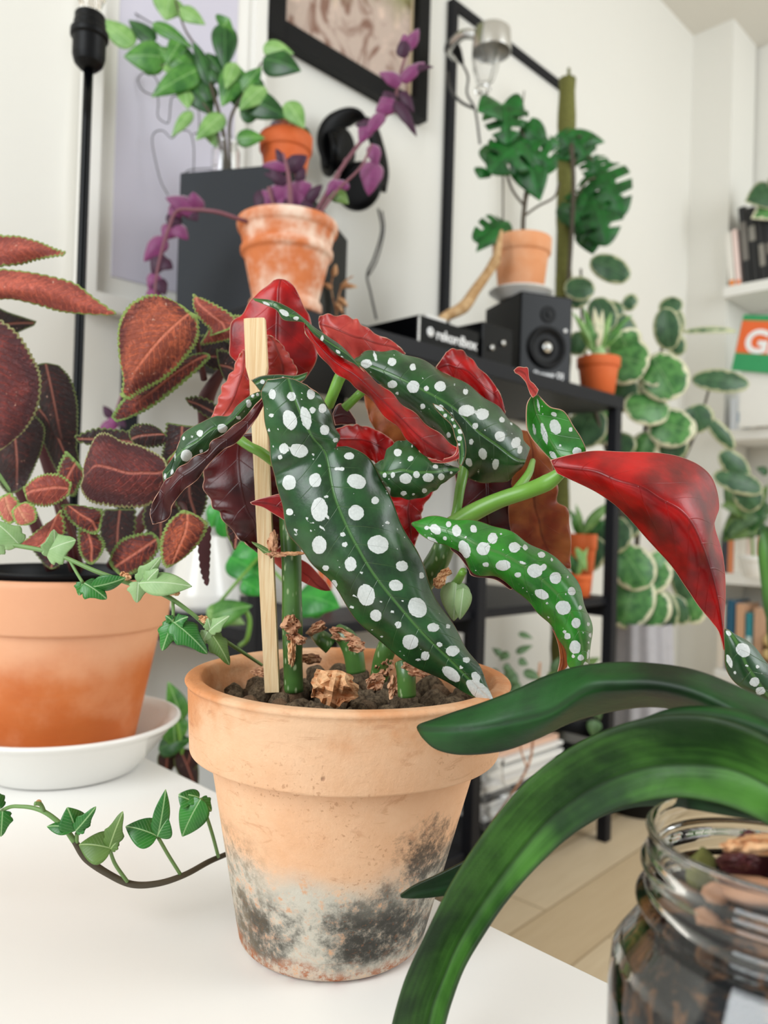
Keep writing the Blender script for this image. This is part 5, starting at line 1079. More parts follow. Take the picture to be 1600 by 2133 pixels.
PL(fc, fd_, FM, [(355,-10,345,43,50,0,2),(372,18,428,52,28,0,2),(280,95,208,40,38,0,2),(322,88,268,42,30,10,1),(345,120,258,118,54,-10,0),(468,48,468,148,42,0,1),(462,60,478,38,40,-10,0),(318,48,402,102,24,0,0),(548,98,612,112,30,0,2),(548,122,627,148,48,-10,1),
 (420,142,316,202,42,-20,0),(383,178,392,228,30,-10,2),(500,140,462,222,46,-10,0),(552,180,498,230,34,-15,2),(510,205,600,246,48,0,1),(597,212,634,268,36,0,2),(492,288,552,288,30,0,0),(466,238,408,292,32,-20,2),(400,232,358,286,20,-10,2),(402,178,442,240,46,5,1),
 (500,198,545,140,34,-5,0),(405,152,322,96,36,0,0),(442,182,402,85,26,0,1),(362,108,412,132,34,8,1),(500,240,548,232,30,5,1),(480,200,540,215,30,5,1),(440,210,420,160,32,5,1),(380,80,350,130,30,-10,0),(460,150,430,110,30,5,1),(350,130,368,160,26,-5,2),(520,160,545,215,34,-5,1),(430,255,452,310,26,0,2),(490,130,470,185,26,-20,2),(330,105,298,148,38,5,1),(420,135,462,175,34,0,1),(300,130,340,145,34,8,0)], bend=.08, cup=.22, ws=1.3)
op = Z3(P(595, 330, 1.385), STZ); zt_ = P(595, 286, 1.385)[2]
o = thing('orange_flowerpot', 'small bright orange terracotta pot on the loudspeaker above the chalky pot', 'plant pot', op)
simple_pot('pot', op, .0475, zt_ - STZ, M['terra_orange'], o)
sl = thing('potted_seedling', 'round-leaved seedling in a clear cup inside the small orange pot', 'plant', op + [0, 0, .06])
stems(sl, M['ficus_pale'], [([(603,300,1.385),(603,260,1.385),(605,225,1.385)], .0015), ([(610,300,1.385),(625,280,1.385),(640,272,1.385)], .0013)])
PL(sl, 1.385, FM, [(603,262,612,212,42,0,2),(622,270,650,290,26,0,1)])
lathe('cup', op + [0, 0, .085], [(.028, 0), (.030, .04), (.029, .04), (.027, .001), (0, 0)], M['glass'], sl, 40)

# ---- chalky pot with the purple velvet plant
vp = Z3(P(597, 560, 1.17), RZ + .001); vh = P(597, 466, 1.17)[2] - vp[2]
vel = thing('potted_velvet_plant', 'trailing purple velvet plant in a chalky banded terracotta pot at the rack end', 'potted plant', vp)
pr = [(0, 0), (.052, 0), (.055, .003), (.055, .016), (.050, .022), (.0515, .03), (.063, vh - .058), (.064, vh - .054), (.0695, vh - .050), (.0700, vh - .042), (.066, vh - .038), (.0705, vh - .018), (.0745, vh - .015), (.0765, vh - .008), (.0755, vh), (.069, vh), (.067, vh - .006), (.064, vh - .02), (.04, vh - .022), (0, vh - .022)]
lathe('pot', vp, rnd(pr, .002), M['terra_banded'], vel, 96)
lumpy_disc('soil', vp + [0, 0, vh - .018], .064, M['soil'], vel)
pu, pd = M['purple'], M['purple_dark']; PM = (pu, pd, M['ivy_olive']); vd = 1.15
stems(vel, M['purple_stem'], [([(640,475,1.15),(665,430,1.15),(705,360,1.16),(760,285,1.17),(815,225,1.18),(835,150,1.18),(858,75,1.18)], [.003,.003,.003,.003,.003,.0025,.0015]),
 ([(650,470,1.15),(700,400,1.14),(750,350,1.13),(775,300,1.13)], [.0025,.002,.002,.0015]), ([(560,470,1.15),(510,460,1.12),(455,442,1.10),(405,437,1.10),(368,440,1.10),(350,480,1.10),(335,530,1.10),(325,580,1.10),(322,625,1.10)], [.003,.003,.003,.0028,.0025,.0025,.002,.002,.0015]),
 ([(600,475,1.14),(605,420,1.13),(600,360,1.13),(590,320,1.13)], [.004,.004,.003,.002]), ([(640,470,1.16),(690,400,1.18),(720,330,1.2)], [.002,.0018,.0015]), ([(575,475,1.15),(570,430,1.14),(560,390,1.14)], .003)])
PL(vel, vd, PM, [(836,175,790,152,22,0,0),(836,170,885,130,20,0,0),(845,150,903,140,12,0,1),(848,110,842,70,22,0,0),(852,100,872,60,18,0,0),(835,120,850,75,20,0,1),(820,215,782,232,28,0,0),(815,215,800,190,26,0,1),(822,210,868,285,18,0,1),(835,190,862,235,16,0,1),(822,210,790,210,26,0,0),(800,235,758,290,20,0,0),(770,255,750,300,24,0,0),(785,260,740,262,18,0,1),
 (778,335,768,408,36,0,0),(776,300,784,350,22,0,0),(690,395,726,425,26,0,2),(705,375,680,410,18,0,0),(728,390,690,380,14,0,0),
 (592,345,575,310,14,0,1),(600,352,640,325,28,0,1),(600,350,545,345,16,0,0),(600,380,550,362,16,0,1),(605,400,540,420,36,0,0),(605,405,575,450,44,0,1),(602,380,628,440,36,0,0),(610,400,650,385,32,0,0),(615,420,655,440,32,0,1),(600,420,560,462,46,0,1),(605,430,615,470,36,0,0),(570,440,548,395,30,0,0),(590,390,562,345,18,0,1),(620,380,635,350,16,0,1),(640,445,618,490,22,0,2),(620,445,655,470,30,0,0),(560,400,535,445,34,0,1),(595,400,580,455,40,0,0),(640,420,672,385,18,0,1),
 (410,440,345,412,30,-10,0),(408,440,402,400,30,-10,0),(390,435,412,460,24,0,1),(362,470,392,500,24,0,0),(360,470,340,500,26,0,0),(345,495,300,545,28,0,0),(345,500,302,540,18,0,2),(340,530,318,575,26,0,1),(335,545,360,560,22,0,1),(328,570,310,605,22,0,0),(325,580,345,615,24,0,1),(322,600,316,645,22,0,0),(375,430,352,455,24,0,0),(366,445,356,480,24,0,1)], bend=.15, cup=.35, scal=.0006, ws=1.35)
# more of the same plant hanging to the floor behind the coleus
PL(vel, 1.08, PM, [(232,870,215,845,20,0,1),(240,870,230,900,26,0,0),(235,880,205,898,22,0,0),(245,875,262,890,18,0,1)], bend=.1)
stems(vel, M['purple_stem'], [([(322,625,1.10),(300,720,1.09),(262,800,1.08),(238,870,1.08),(236,905,1.08)], .0015)])
ds = thing('dried_sprig', 'yellowish dried sprig poking out between the chalky pot and the controller', 'dried flower', P(700, 640, 1.30))
stems(ds, M['husk_pale'], [([(700,660,1.3),(705,620,1.3),(715,590,1.3),(735,575,1.3)], .0012), ([(700,650,1.3),(690,600,1.3),(695,565,1.3)], .001)])
PL(ds, 1.3, (M['husk_pale'],), [(705,620,725,640,14),(715,595,745,598,12),(692,600,672,590,12),(695,575,700,550,14),(710,600,725,585,12),(700,630,716,655,12)], cup=.5)

# ================================================================== controller box, second loudspeaker, monstera on top
ff = thing('dj_controller', 'flat black audio box with a white logo at the front of the rack top', 'audio equipment', rk(.318, .004, RZ))
obox('case', rk(.318, .004, RZ + .003), E1, E2, .165, .15, .047, M['gloss_black'], ff, .002)
M['white_ink'] = plain('white_ink', '#f2f2f2', .5)
text('logo_text', 'rekordbox', rk(.363, .0035, RZ + .016), E1, -E2, .026, M['white_ink'], ff, .0004)
disc('logo_mark', rk(.348, .0038, RZ + .025), -E2, .0085, .0006, M['white_ink'], ff)
disc('logo_slash', rk(.3475, .0031, RZ + .0275), -E2, .0022, .0006, M['gloss_black'], ff)
obox('side_strip', rk(.3165, .003, RZ + .004), E1, E2, .004, .004, .043, M['chrome'], ff, .0005)
o = box('white_block', rk(.445, .10, RZ + .068), (.06, .05, .034), M['ceramic'], None, ax=E1, bevel=.004); tag(o, 'small white block lying on the flat black audio box', 'box')
lowb = thing('mixer', 'black mixer box between the flat audio box and the glossy loudspeaker', 'audio equipment', rk(.505, .005, RZ))
obox('case', rk(.500, .008, RZ + .001), E1, E2, .095, .16, .075, M['gloss_black'], lowb, .002)
for a_, z_ in ((.525, .03), (.56, .045)): disc('knob', rk(a_, .008, RZ + z_), -E2, .005, .006, M['chrome'], lowb)
f2 = np.array([.94, .34, 0]); f2 /= np.linalg.norm(f2); s2d = np.array([-f2[1], f2[0], 0]); C2 = np.array([.271, 1.600, RZ + .001]); S2h = P(1074, 604, 1.60)[2] - RZ
s2 = thing('loudspeaker', 'glossy black studio loudspeaker under the potted monstera, its woofer facing right', 'speaker', C2)
obox('cabinet', C2, f2, s2d, .125, .16, S2h, M['gloss_black'], s2, .003)
fn = -s2d
disc('woofer', C2 + f2 * .064 + fn * .0005 + [0, 0, .068], fn, .045, .006, M['black_plastic'], s2, [(0, .004), (.012, .005), (.014, .001), (.034, .003), (.038, .007), (.044, .007), (.046, 0)])
disc('woofer_cap', C2 + f2 * .064 + fn * .004 + [0, 0, .068], fn, .014, .003, M['chrome'], s2, [(0, .005), (.008, .004), (.012, 0)])
disc('tweeter', C2 + f2 * .066 + fn * .0005 + [0, 0, .138], fn, .017, .004, M['black_plastic'], s2, [(0, .003), (.008, .002), (.014, .0), (.017, .003), (.018, 0)])
disc('power_light', C2 + f2 * .108 + fn * .0005 + [0, 0, .108], fn, .004, .002, M['white_ink'], s2)
text('logo_text', 'Pioneer DJ', C2 + f2 * .034 + fn * .0012 + [0, 0, .006], f2, fn, .0165, M['white_ink'], s2, .0003)
ST2 = C2[2] + S2h; mc_ = Z3(P(1086, 560, 1.69), ST2 + .001)
o = lathe('saucer', mc_, rnd([(0, 0), (.045, 0), (.060, .012), (.070, .018), (.069, .021), (.056, .014), (.044, .006), (0, .005)], .002), M['ceramic'], None, 64)
tag(o, 'small white saucer under the monstera pot on the glossy loudspeaker', 'saucer')
mh = P(1088, 500, 1.69)[2] - mc_[2] - .007
mon = thing('potted_monstera', 'young monstera in a pale terracotta pot standing on the glossy black loudspeaker', 'potted plant', mc_ + [0, 0, .0065])
simple_pot('pot', mc_ + [0, 0, .0065], .064, mh, M['terra_pale'], mon, base=.74)
mo = M['monstera']; MM = (mo, mo, M['ficus_dark'])
md = 1.69
stems(mon, M['vine_brown'], [([(1090,515,md),(1090,460,md),(1094,420,md),(1096,400,md)], .005), ([(1093,430,md),(1070,400,md),(1058,370,md),(1040,300,md)], .0028), ([(1095,420,md),(1110,370,md),(1112,330,md),(1085,270,md)], .0028), ([(1092,450,md),(1120,430,md),(1155,410,md),(1165,380,md)], .0026), ([(1089,500,md),(1060,480,md),(1035,470,md)], .0024), ([(1048,480,md),(1048,420,md),(1048,360,md)], .0018), ([(1085,270,md),(1088,230,md),(1092,190,md)], .0014)], 'petiole')
PL(mon, md, MM, [(1050,222,995,232,75,-60,0,'ovate'),(1052,215,1055,300,95,-30,0,'monstera'),(1050,215,1092,240,66,0,0,'ovate'),(1085,262,1140,300,60,0,0,'lance'),(1100,290,1020,360,120,-40,0,'monstera'),(1085,330,1012,335,80,-20,0,'monstera'),(1085,315,1160,350,100,-20,0,'monstera'),(1092,320,1125,418,78,-20,0,'ovate'),(1090,300,1165,300,60,10,0,'monstera'),(1060,300,1000,320,50,10,0,'monstera'),(1010,350,998,372,40,0,0,'ovate'),(1108,245,1125,290,30,0,0,'lance'),
 (1062,470,985,500,85,-40,0,'monstera'),(1060,462,992,525,50,-50,0,'ovate'),(1020,300,1022,350,46,0,2,'ovate')], bend=.12, cup=.3, nu=60)
dw = thing('driftwood_stick', 'pale driftwood stick leaning against the monstera pot', 'branch', P(970, 620, 1.62))
tube('stick', px3([(1034,540,1.60),(1015,570,1.60),(990,605,1.59),(965,640,1.57),(925,662,1.54),(900,690,1.50)]), [.011,.010,.011,.013,.010,.006], M['bark'], dw, 12)
tube('twig', px3([(1034,540,1.60),(1040,505,1.60),(1045,480,1.61)]), [.009,.006,.003], M['bark'], dw, 10)

# ---- orange pot with the spider plant at the right end of the rack top
spc = Z3(P(1246, 790, 1.80), RZ + .001); sph = P(1246, 746, 1.80)[2] - spc[2]
spi = thing('potted_spider_plant', 'spider plant in a bright orange pot at the right end of the rack top', 'potted plant', spc)
simple_pot('pot', spc, .050, sph, M['terra_orange'], spi, base=.74)
lathe('bulb', spc + [0, 0, sph * .84], [(0, 0), (.022, 0), (.020, .02), (.012, .035), (.006, .05), (0, .05)], M['variegated_dark'].copy() if False else M['ficus_pale'], spi, 24)
PL(spi, 1.80, (M['ficus_pale'], M['ficus'], M['variegated']), [(1240,735,1192,650,16,0,0),(1240,735,1215,640,16,0,1),(1245,735,1238,640,18,0,2),(1248,735,1275,650,16,0,0),(1250,735,1318,655,16,0,1),(1246,735,1300,690,14,0,0),(1240,738,1205,690,14,0,0),(1244,735,1256,645,16,0,2)], shape='lance', bend=.18, cup=.4)

# ================================================================== plants on the floor to the right of the rack
pp = Z3(P(1178, 900, 2.12), 0)
mp = thing('climbing_monstera', 'dark monstera climbing a tall mossy pole behind the right end of the rack', 'potted plant', pp)
simple_pot('pot', pp, .12, .22, M['black_plastic'], mp)
tube('moss_pole', [pp + [0, 0, .12], Z3(P(1180, 500, 2.12), 1.0), Z3(P(1180, 240, 2.12), P(1180, 150, 2.12)[2] - .02)], [.019 + .008 * random.random() for _ in range(46)], M['moss'], mp, 14, 60)
tube('moss_pole', [Z3(P(1184, 240, 2.12), P(1184, 240, 2.12)[2]), P(1186, 190, 2.12), P(1185, 142, 2.12)], [.008, .006, .004], M['moss'], mp, 8)
dm = 2.08
stems(mp, M['vine_brown'], [([(1180,640,2.09),(1190,500,2.07),(1195,380,2.07),(1190,300,2.07)], .006), ([(1195,340,2.08),(1215,320,2.08),(1235,335,2.06)], .003), ([(1195,420,2.08),(1220,380,2.06),(1240,370,2.06)], .003), ([(1190,300,2.08),(1200,285,2.08),(1210,285,2.06)], .003)], 'petiole')
PL(mp, dm, MM, [(1170,285,1260,296,40,20,0,'lance'),(1165,275,1195,320,60,0,0,'monstera'),(1190,290,1240,350,70,0,0,'monstera'),(1235,325,1245,380,60,0,0,'monstera'),(1240,350,1300,450,110,-40,0,'monstera'),(1230,400,1265,512,120,-40,0,'monstera'),(1225,400,1185,470,90,0,0,'monstera'),(1240,420,1210,510,90,0,2,'ovate'),(1240,340,1275,400,60,0,0,'monstera'),(1190,420,1185,480,60,20,2,'ovate'),(1200,300,1160,330,50,20,0,'monstera'),(1225,470,1235,530,60,0,0,'ovate')], bend=.1, cup=.3, nu=60)
vc = Z3(P(1332, 1600, 1.98), 0)
vg = thing('potted_rubber_plant', 'tall variegated rubber plant with cream-edged round leaves right of the rack', 'potted plant', vc)
simple_pot('pot', vc, .10, .17, M['black_plastic'], vg)
M['grey_cloth'] = plain('grey_pleated_cloth', '#aeacb0', .8, .12, 60)
nseg = 90; V, Fc = [], []
for j in range(12):
    z = .15 + j * .030; r0_ = .082 - j * .0012
    for i in range(nseg):
        a = 2 * math.pi * i / nseg; rr = r0_ * (1 + .07 * math.sin(a * 11 + j * .15)); V.append(vc + [rr * math.cos(a), rr * math.sin(a), z])
for j in range(11):
    for i in range(nseg): b = (i + 1) % nseg; Fc.append((j * nseg + i, j * nseg + b, j * nseg + nseg + b, j * nseg + nseg + i))
mesh_obj('cloth_sleeve', V, Fc, M['grey_cloth'], vg)
VM = (M['variegated'], M['variegated_dark'], M['variegated'])
dv_ = 1.98
stems(vg, M['vine_brown'], [([(1330,1400,1.98),(1325,1200,2.0),(1335,1000,2.0),(1350,850,2.02),(1380,720,2.04),(1395,640,2.05)], [.007,.007,.006,.005,.004,.003]), ([(1325,1200,2.0),(1280,1000,1.98),(1240,850,1.97),(1215,700,2.0),(1210,560,2.0)], [.006,.005,.005,.004,.003]), ([(1330,1100,2.0),(1400,1000,2.0),(1450,900,2.0),(1480,800,2.02)], [.005,.004,.004,.003]), ([(1400,1000,2.0),(1470,880,2.0),(1530,930,2.0)], [.004,.003,.002])])
PL(vg, dv_, VM, [(1230,540,1312,580,58,-20,1),(1240,600,1175,602,56,0,1),(1215,640,1195,600,50,0,1),(1250,650,1300,640,44,0,1),(1310,740,1290,690,80,-30,0),(1260,740,1352,760,110,-40,0),(1355,740,1410,830,100,-40,0),(1400,735,1345,800,70,-20,0),(1375,650,1420,625,44,0,1),(1395,730,1385,640,56,-10,1),(1412,700,1400,640,40,0,1),(1395,690,1420,740,40,0,1),
 (1395,845,1300,855,84,-30,0),(1350,880,1445,900,90,-40,0),(1380,900,1445,870,84,0,0),(1440,845,1465,900,70,0,1),(1270,850,1225,920,96,0,0),(1245,850,1200,930,84,0,1),(1290,950,1300,900,60,0,1),
 (1420,692,1535,690,16,10,1),(1440,790,1562,800,54,-10,1),(1405,900,1400,960,60,0,1),(1470,870,1530,935,34,0,1),(1300,780,1295,860,70,20,1),(1345,790,1360,860,60,20,1),(1485,990,1590,1020,54,0,1),(1500,940,1560,1000,50,10,1),(1340,960,1350,1010,60,0,1),
 (1290,1140,1350,1225,92,-30,0),(1390,1170,1320,1230,80,0,0),(1330,1190,1295,1310,100,-30,0),(1350,1220,1355,1310,90,-20,0),(1380,1230,1395,1310,50,0,1),(1345,1160,1400,1200,70,0,0),(1430,1230,1455,1300,54,0,0),(1300,1080,1250,1150,80,0,1),(1250,1120,1215,1190,60,0,1),(1330,1060,1290,1120,60,0,1),(1400,1240,1430,1300,46,0,1),(1410,1180,1440,1260,50,0,1),
 (1240,620,1270,690,60,-10,1),(1265,660,1325,700,56,10,1),(1215,690,1195,740,50,10,1),(1325,640,1300,620,40,0,1),(1540,1010,1580,1060,60,0,1),(1355,900,1330,960,60,10,0)], shape='round', bend=.08, cup=.2)
st = thing('black_stand', 'slender black folding stand behind the rubber plant pot', 'stand', Z3(P(1345, 1500, 2.20), 0))
for l in ([(1340,1290,2.2),(1345,1420,2.2),(1372,1640,2.15)], [(1290,1270,2.25),(1340,1340,2.25),(1400,1420,2.3)], [(1341,1300,2.2),(1330,1450,2.25),(1300,1600,2.25)]):
    q = px3(l); q[-1][2] = max(q[-1][2], .003) if l[-1][1] < 1500 else .004; tube('strut', q, .008, M['black_metal'], st, 8)
# ================================================================== middle shelf of the rack
wv = Z3(P(425, 1200, 1.29), RM + .001)
pth = thing('potted_pothos', 'green pothos trailing from a smooth white vase on the middle shelf', 'potted plant', wv)
lathe('vase', wv, rnd([(0, 0), (.050, 0), (.060, .012), (.060, .03), (.045, .085), (.036, .115), (.034, .125), (.031, .125), (.033, .115), (.04, .08), (.05, .02), (0, .01)], .004, 4), M['ceramic'], pth, 80)
PO = (M['pothos'], M['ficus'], M['ficus_pale'])
PL(pth, 1.05, PO, [(478,1160,560,1215,70,-20,0),(540,1140,475,1175,60,0,0),(520,1190,560,1228,60,0,0),(455,1050,440,1100,40,0,0),(470,1120,458,1060,36,0,0)], bend=.1)
PL(pth, .98, PO, [(432,1290,525,1262,60,0,1),(430,1270,510,1300,46,20,2),(620,1240,708,1265,90,-20,0),(640,1280,690,1230,50,0,0),(505,1210,550,1240,46,0,0)], bend=.12)
stems(pth, M['green_stem'], [([(430,1085,1.29),(450,1060,1.2),(500,1130,1.1),(540,1160,1.05)], .002), ([(540,1160,1.05),(500,1205,1.0),(455,1258,.99),(430,1290,.99)], .0022), ([(505,1262,.98),(520,1290,.98),(515,1330,.98),(500,1345,1.0)], .003), ([(540,1160,1.05),(580,1200,1.0),(620,1240,.98)], .002)])
bkc = ['#e9e4dc', '#d9703a', '#efe9e0', '#e6e2da', '#c9552c', '#ece6da', '#e2ddd4']
M_bk = {}
def bookmat(c):
    if c not in M_bk: M_bk[c] = plain('book_cover', c, .5, .05, 40)
    return M_bk[c]
M['pages'] = plain('book_pages', '#e8dfcc', .8, .08, 400)
def book(label, corner, ax, ay, th, dp, h, c, grp, tilt=0.0, band=None, name='book', cat='book'):
    "upright book: spine faces -ay, thickness along ax"
    corner = np.asarray(corner, float)
    t = thing(name, label, cat, corner, grp); up = np.array([0, 0, 1.])
    X = np.asarray(ax) * math.cos(tilt) - up * math.sin(tilt) * (-1); Z = up * math.cos(tilt) - np.asarray(ax) * math.sin(tilt)
    X = np.asarray(ax) * math.cos(tilt) + up * math.sin(tilt)
    def bx(nm, x0, x1, y0, y1, z0, z1, m_):
        V = [corner + X * x + np.asarray(ay) * y + Z * z for z in (z0, z1) for x, y in ((x0, y0), (x1, y0), (x1, y1), (x0, y1))]
        o = mesh_obj(nm, V, [(3, 2, 1, 0), (4, 5, 6, 7), (0, 1, 5, 4), (1, 2, 6, 5), (2, 3, 7, 6), (3, 0, 4, 7)], m_, t, False)
        return o
    bx('cover', 0, .0015, 0, dp, 0, h, bookmat(c)); bx('cover', th - .0015, th, 0, dp, 0, h, bookmat(c)); bx('spine', .0015, th - .0015, 0, .0015, 0, h, bookmat(c))
    bx('pages', .0015, th - .0015, .002, dp - .003, .003, h - .003, M['pages'])
    if band: bx('spine_label', .002, th - .002, -.0006, 0, h * band[1], h * band[2], bookmat(band[0]))
    return t
def bookrow(pos, ax, ay, items, grp, where, z, gap=.001, depth=.14, tilt=0.0):
    x = 0.0
    for (th, h, c, lab, band) in items:
        book(lab + ' ' + where, pos(x, z), ax, ay, th, depth, h, c, grp, tilt, band); x += th + gap + abs(math.sin(tilt)) * .0
mid_items = [(.020, .20, '#efebe4', 'thick off-white book leftmost', ('#d9703a', .1, .35)), (.014, .19, '#e2622c', 'thin orange-red book second from left', None), (.022, .205, '#f1eee8', 'tall white book with an orange label in the middle', ('#e07a4a', .6, .85)),
             (.016, .18, '#e9e2d6', 'short cream book fourth from left', None), (.018, .20, '#f2efe9', 'white book with a red band fifth from left', ('#c94a2c', .15, .3)), (.014, .19, '#d8d2c6', 'grey-beige thin book', None), (.022, .20, '#efece6', 'wide white book rightmost', ('#e58a5a', .3, .5))]
bookrow(lambda x, z: rk(.24 + x, .16, z), E1, E2, mid_items, 'books on the middle shelf of the rack', 'on the rack middle shelf', RM + .001)
for nm, px_, py0, py1, d, r, lab in (('a', 1212, 1120, 1172, 1.80, .030, 'small orange pot on the rack middle shelf holding the striped rosette'),):
    pass
sc3 = Z3(P(1212, 1200, 1.86), RM + .001)
o = thing('potted_succulent', 'striped spiky plant in an orange pot on the right end of the middle shelf', 'potted plant', sc3); h3 = P(1212, 1112, 1.86)[2] - sc3[2]
simple_pot('pot', sc3, .034, h3, M['terra_orange'], o)
PL(o, 1.86, (M['ficus_pale'], M['ficus'], M['ficus_dark']), [(1212,1115,1185,1060,16,0,1),(1212,1115,1200,1050,14,0,0),(1214,1115,1280,1040,22,-30,0),(1214,1115,1250,1055,16,0,1),(1214,1115,1262,1085,26,-20,2),(1210,1115,1190,1085,16,0,1),(1216,1118,1245,1100,24,0,2)], shape='lance', bend=.2, cup=.4)
sc4 = Z3(P(1205, 1240, 1.76), RM + .001)
o = thing('potted_cutting', 'low orange pot with one pale drooping leaf in front of the striped plant', 'potted plant', sc4)
simple_pot('pot', sc4, .030, P(1205, 1196, 1.76)[2] - sc4[2], M['terra_orange'], o, base=.8)
PL(o, 1.74, (M['ficus_pale'], M['ficus_dark']), [(1200,1205,1225,1140,16,0,0),(1205,1200,1180,1150,24,0,1),(1200,1140,1222,1190,18,-10,0)], shape='lance', bend=.2)
# ================================================================== bottom shelf of the rack
mg = random.Random(3); zz = RB + .001; cols = ['#e8e6e2', '#c9c6c0', '#f1efeb', '#3a3a3c', '#efe9df', '#f3f1ee', '#b9b6b0', '#efeeea', '#dcd9d2', '#f4f2ee', '#e2b9a0']
labs = ['bottom magazine of the pile on the lowest rack shelf', 'grey magazine second from the bottom of the pile', 'white magazine third from the bottom of the pile', 'dark thin magazine low in the white pile', 'cream magazine just above the dark one in the pile', 'thick white magazine in the middle of the pile', 'grey-edged magazine above the middle of the pile', 'white magazine fourth from the top of the pile', 'beige magazine third from the top of the pile', 'wide white magazine second from the top of the pile', 'pinkish magazine lying topmost on the pile']
for i, (c, lb) in enumerate(zip(cols, labs)):
    th = mg.choice([.008, .011, .014]); a_ = rk(.755 + mg.uniform(-.008, .008), .17 + mg.uniform(-.01, .01), zz + th / 2)
    t = thing('magazine', lb, 'magazine', a_, 'magazines piled on the lowest shelf')
    box('cover', a_, (.29, .21, th), bookmat(c), t, ax=E1, bevel=.001); zz += th + .0008
bl = thing('black_case', 'low black case beside the magazine pile on the lowest rack shelf', 'box', rk(.915, .1, RB + .001)); rbox('case', .905, .975, .03, .30, RB + .001, RB + .10, M['black_plastic'], bl); rbox('lid', .903, .977, .028, .302, RB + .10, RB + .115, M['gloss_black'], bl)
gv = Z3(P(1105, 1640, 1.44), RB + .001)
gv = rk(.61, .035, RB + .001)
gva = thing('glass_vase', 'round clear glass vase in front of the magazines on the lowest shelf', 'vase', gv)
lathe('glass', gv, rnd([(0, 0), (.028, 0), (.040, .02), (.043, .045), (.036, .075), (.020, .092), (.017, .12), (.020, .135), (.0185, .135), (.0155, .12), (.0185, .092), (.0345, .075), (.0415, .045), (.0385, .02), (.027, .003), (0, .003)], .002), M['glass'], gva, 64)
sm = thing('leafy_cutting', 'thin cutting with small oval leaves standing in the round glass vase', 'plant', gv + [0, 0, .004])
D5 = float((gv - CAM) @ _f); gx, gy = proj(gv + [0, 0, .01])
stems(sm, M['husk'], [([(gx, gy, D5), (1098, 1600, D5), (1112, 1520, D5), (1120, 1440, D5), (1125, 1380, D5)], .0025), ([(1098, 1600, D5), (1085, 1560, D5), (1075, 1500, D5), (1060, 1440, D5), (1040, 1400, D5)], .002), ([(1112, 1520, D5), (1150, 1430, D5), (1190, 1420, D5), (1225, 1370, D5)], .002)])
SMm = (M['smallleaf'], M['ivy_olive'], M['smallleaf'])
PL(sm, D5, SMm, [(1045,1365,1025,1350,16),(1060,1360,1040,1375,18),(1075,1360,1110,1345,16),(1080,1375,1100,1385,18),(1050,1385,1065,1400,18),(1060,1405,1080,1425,28),(1040,1400,1020,1410,24),(1090,1400,1130,1415,22),(1070,1395,1050,1410,24),(1150,1400,1165,1370,18),(1125,1420,1150,1440,24,0,1),(1160,1400,1140,1425,26,0,1),(1165,1430,1150,1450,30,0,1),(1215,1390,1250,1370,20,0,1),(1205,1400,1235,1410,22,0,1),(1085,1425,1060,1440,24),(1230,1450,1250,1500,36,0,2),(1240,1500,1235,1535,30,0,2),(1080,1320,1110,1330,14),(1055,1420,1040,1440,24)])
# ================================================================== alcove shelves
shz = lambda i: SH[i] + .001
bx_ = lambda x, z, r=-.03: cb(colW + x, z, r)
def arow(items, i, x0, grp, where, depth=.13, tilt=0.0, r=-.03, step=None):
    x = x0
    for k_, (th, h, c, lab, band) in enumerate(items):
        book(lab + ' ' + where, bx_(x, shz(i), r), -E2, E1, th, depth, h, c, grp, tilt, band); x += th + (step or .0015)
arow([(.022, .215, '#e8e4dc', 'white-spined book with an orange foot leftmost', ('#ee8a2c', .02, .12)), (.018, .22, '#f2d9d2', 'pale pink-spined book second from left', ('#f08a50', .02, .10))], 0, .02, 'books on the top alcove shelf', 'on the top wall shelf', tilt=.10, step=.004)
arow([(.026, .30, '#1c1c1e', 'tall black book with grey lettering nearest the pink spine', ('#77726c', .3, .8)), (.026, .29, '#151517', 'second tall black book leaning left', ('#8c8880', .55, .75)), (.024, .28, '#1d1c1e', 'third leaning black book', ('#8a857c', .2, .5)), (.024, .275, '#202024', 'fourth black book with small grey label', ('#7d776e', .35, .5)), (.03, .26, '#20242c', 'blue-black upright book rightmost', ('#6b6a70', .5, .65))], 0, .075, 'black books leaning on the top alcove shelf', 'on the top wall shelf', tilt=.10, step=.004, depth=.16)
lf = thing('shelf_plant', 'big variegated leaf hanging over the black books on the top wall shelf', 'plant', bx_(.2, shz(0) + .28, .02))
D6 = 2.85
PL(lf, D6, (M['variegated_dark'], M['variegated']), [(1620,400,1552,420,70,0,0),(1625,430,1565,455,50,0,1),(1640,400,1600,372,60,0,0)], bend=.1); stems(lf, M['green_stem'], [([(1800,560,D6-.05),(1750,440,D6),(1622,405,D6)], .004)])
simple_pot('pot', Z3(P(1800, 540, D6 - .05), shz(0)), .07, .12, M['ceramic'], lf)
# the orange and green sign
sg = thing('lettered_sign', 'tilted orange and green board with big white letters standing on the wall shelf', 'sign', bx_(.10, shz(1), -.04))
q0 = P(1549, 655, 2.86); XS = -E2 * math.cos(-.06) + np.array([0, 0, math.sin(-.20)]); XS /= np.linalg.norm(XS); NS = -E1; YS = np.cross(NS, XS); YS = YS if YS[2] > 0 else -YS
hS = .205; q0 = q0
def sgbox(nm, x0, x1, y0, y1, o0, o1, m_):
    V = [q0 + XS * x - YS * y + NS * o for o in (o0, o1) for x, y in ((x0, y0), (x1, y0), (x1, y1), (x0, y1))]
    return mesh_obj(nm, V, [(3, 2, 1, 0), (4, 5, 6, 7), (0, 1, 5, 4), (1, 2, 6, 5), (2, 3, 7, 6), (3, 0, 4, 7)], m_, sg, False)
M['sg_o'] = plain('orange_print', '#ec6a2e', .5, .04, 20); M['sg_g'] = plain('green_print', '#2f9a5e', .5, .06, 20)
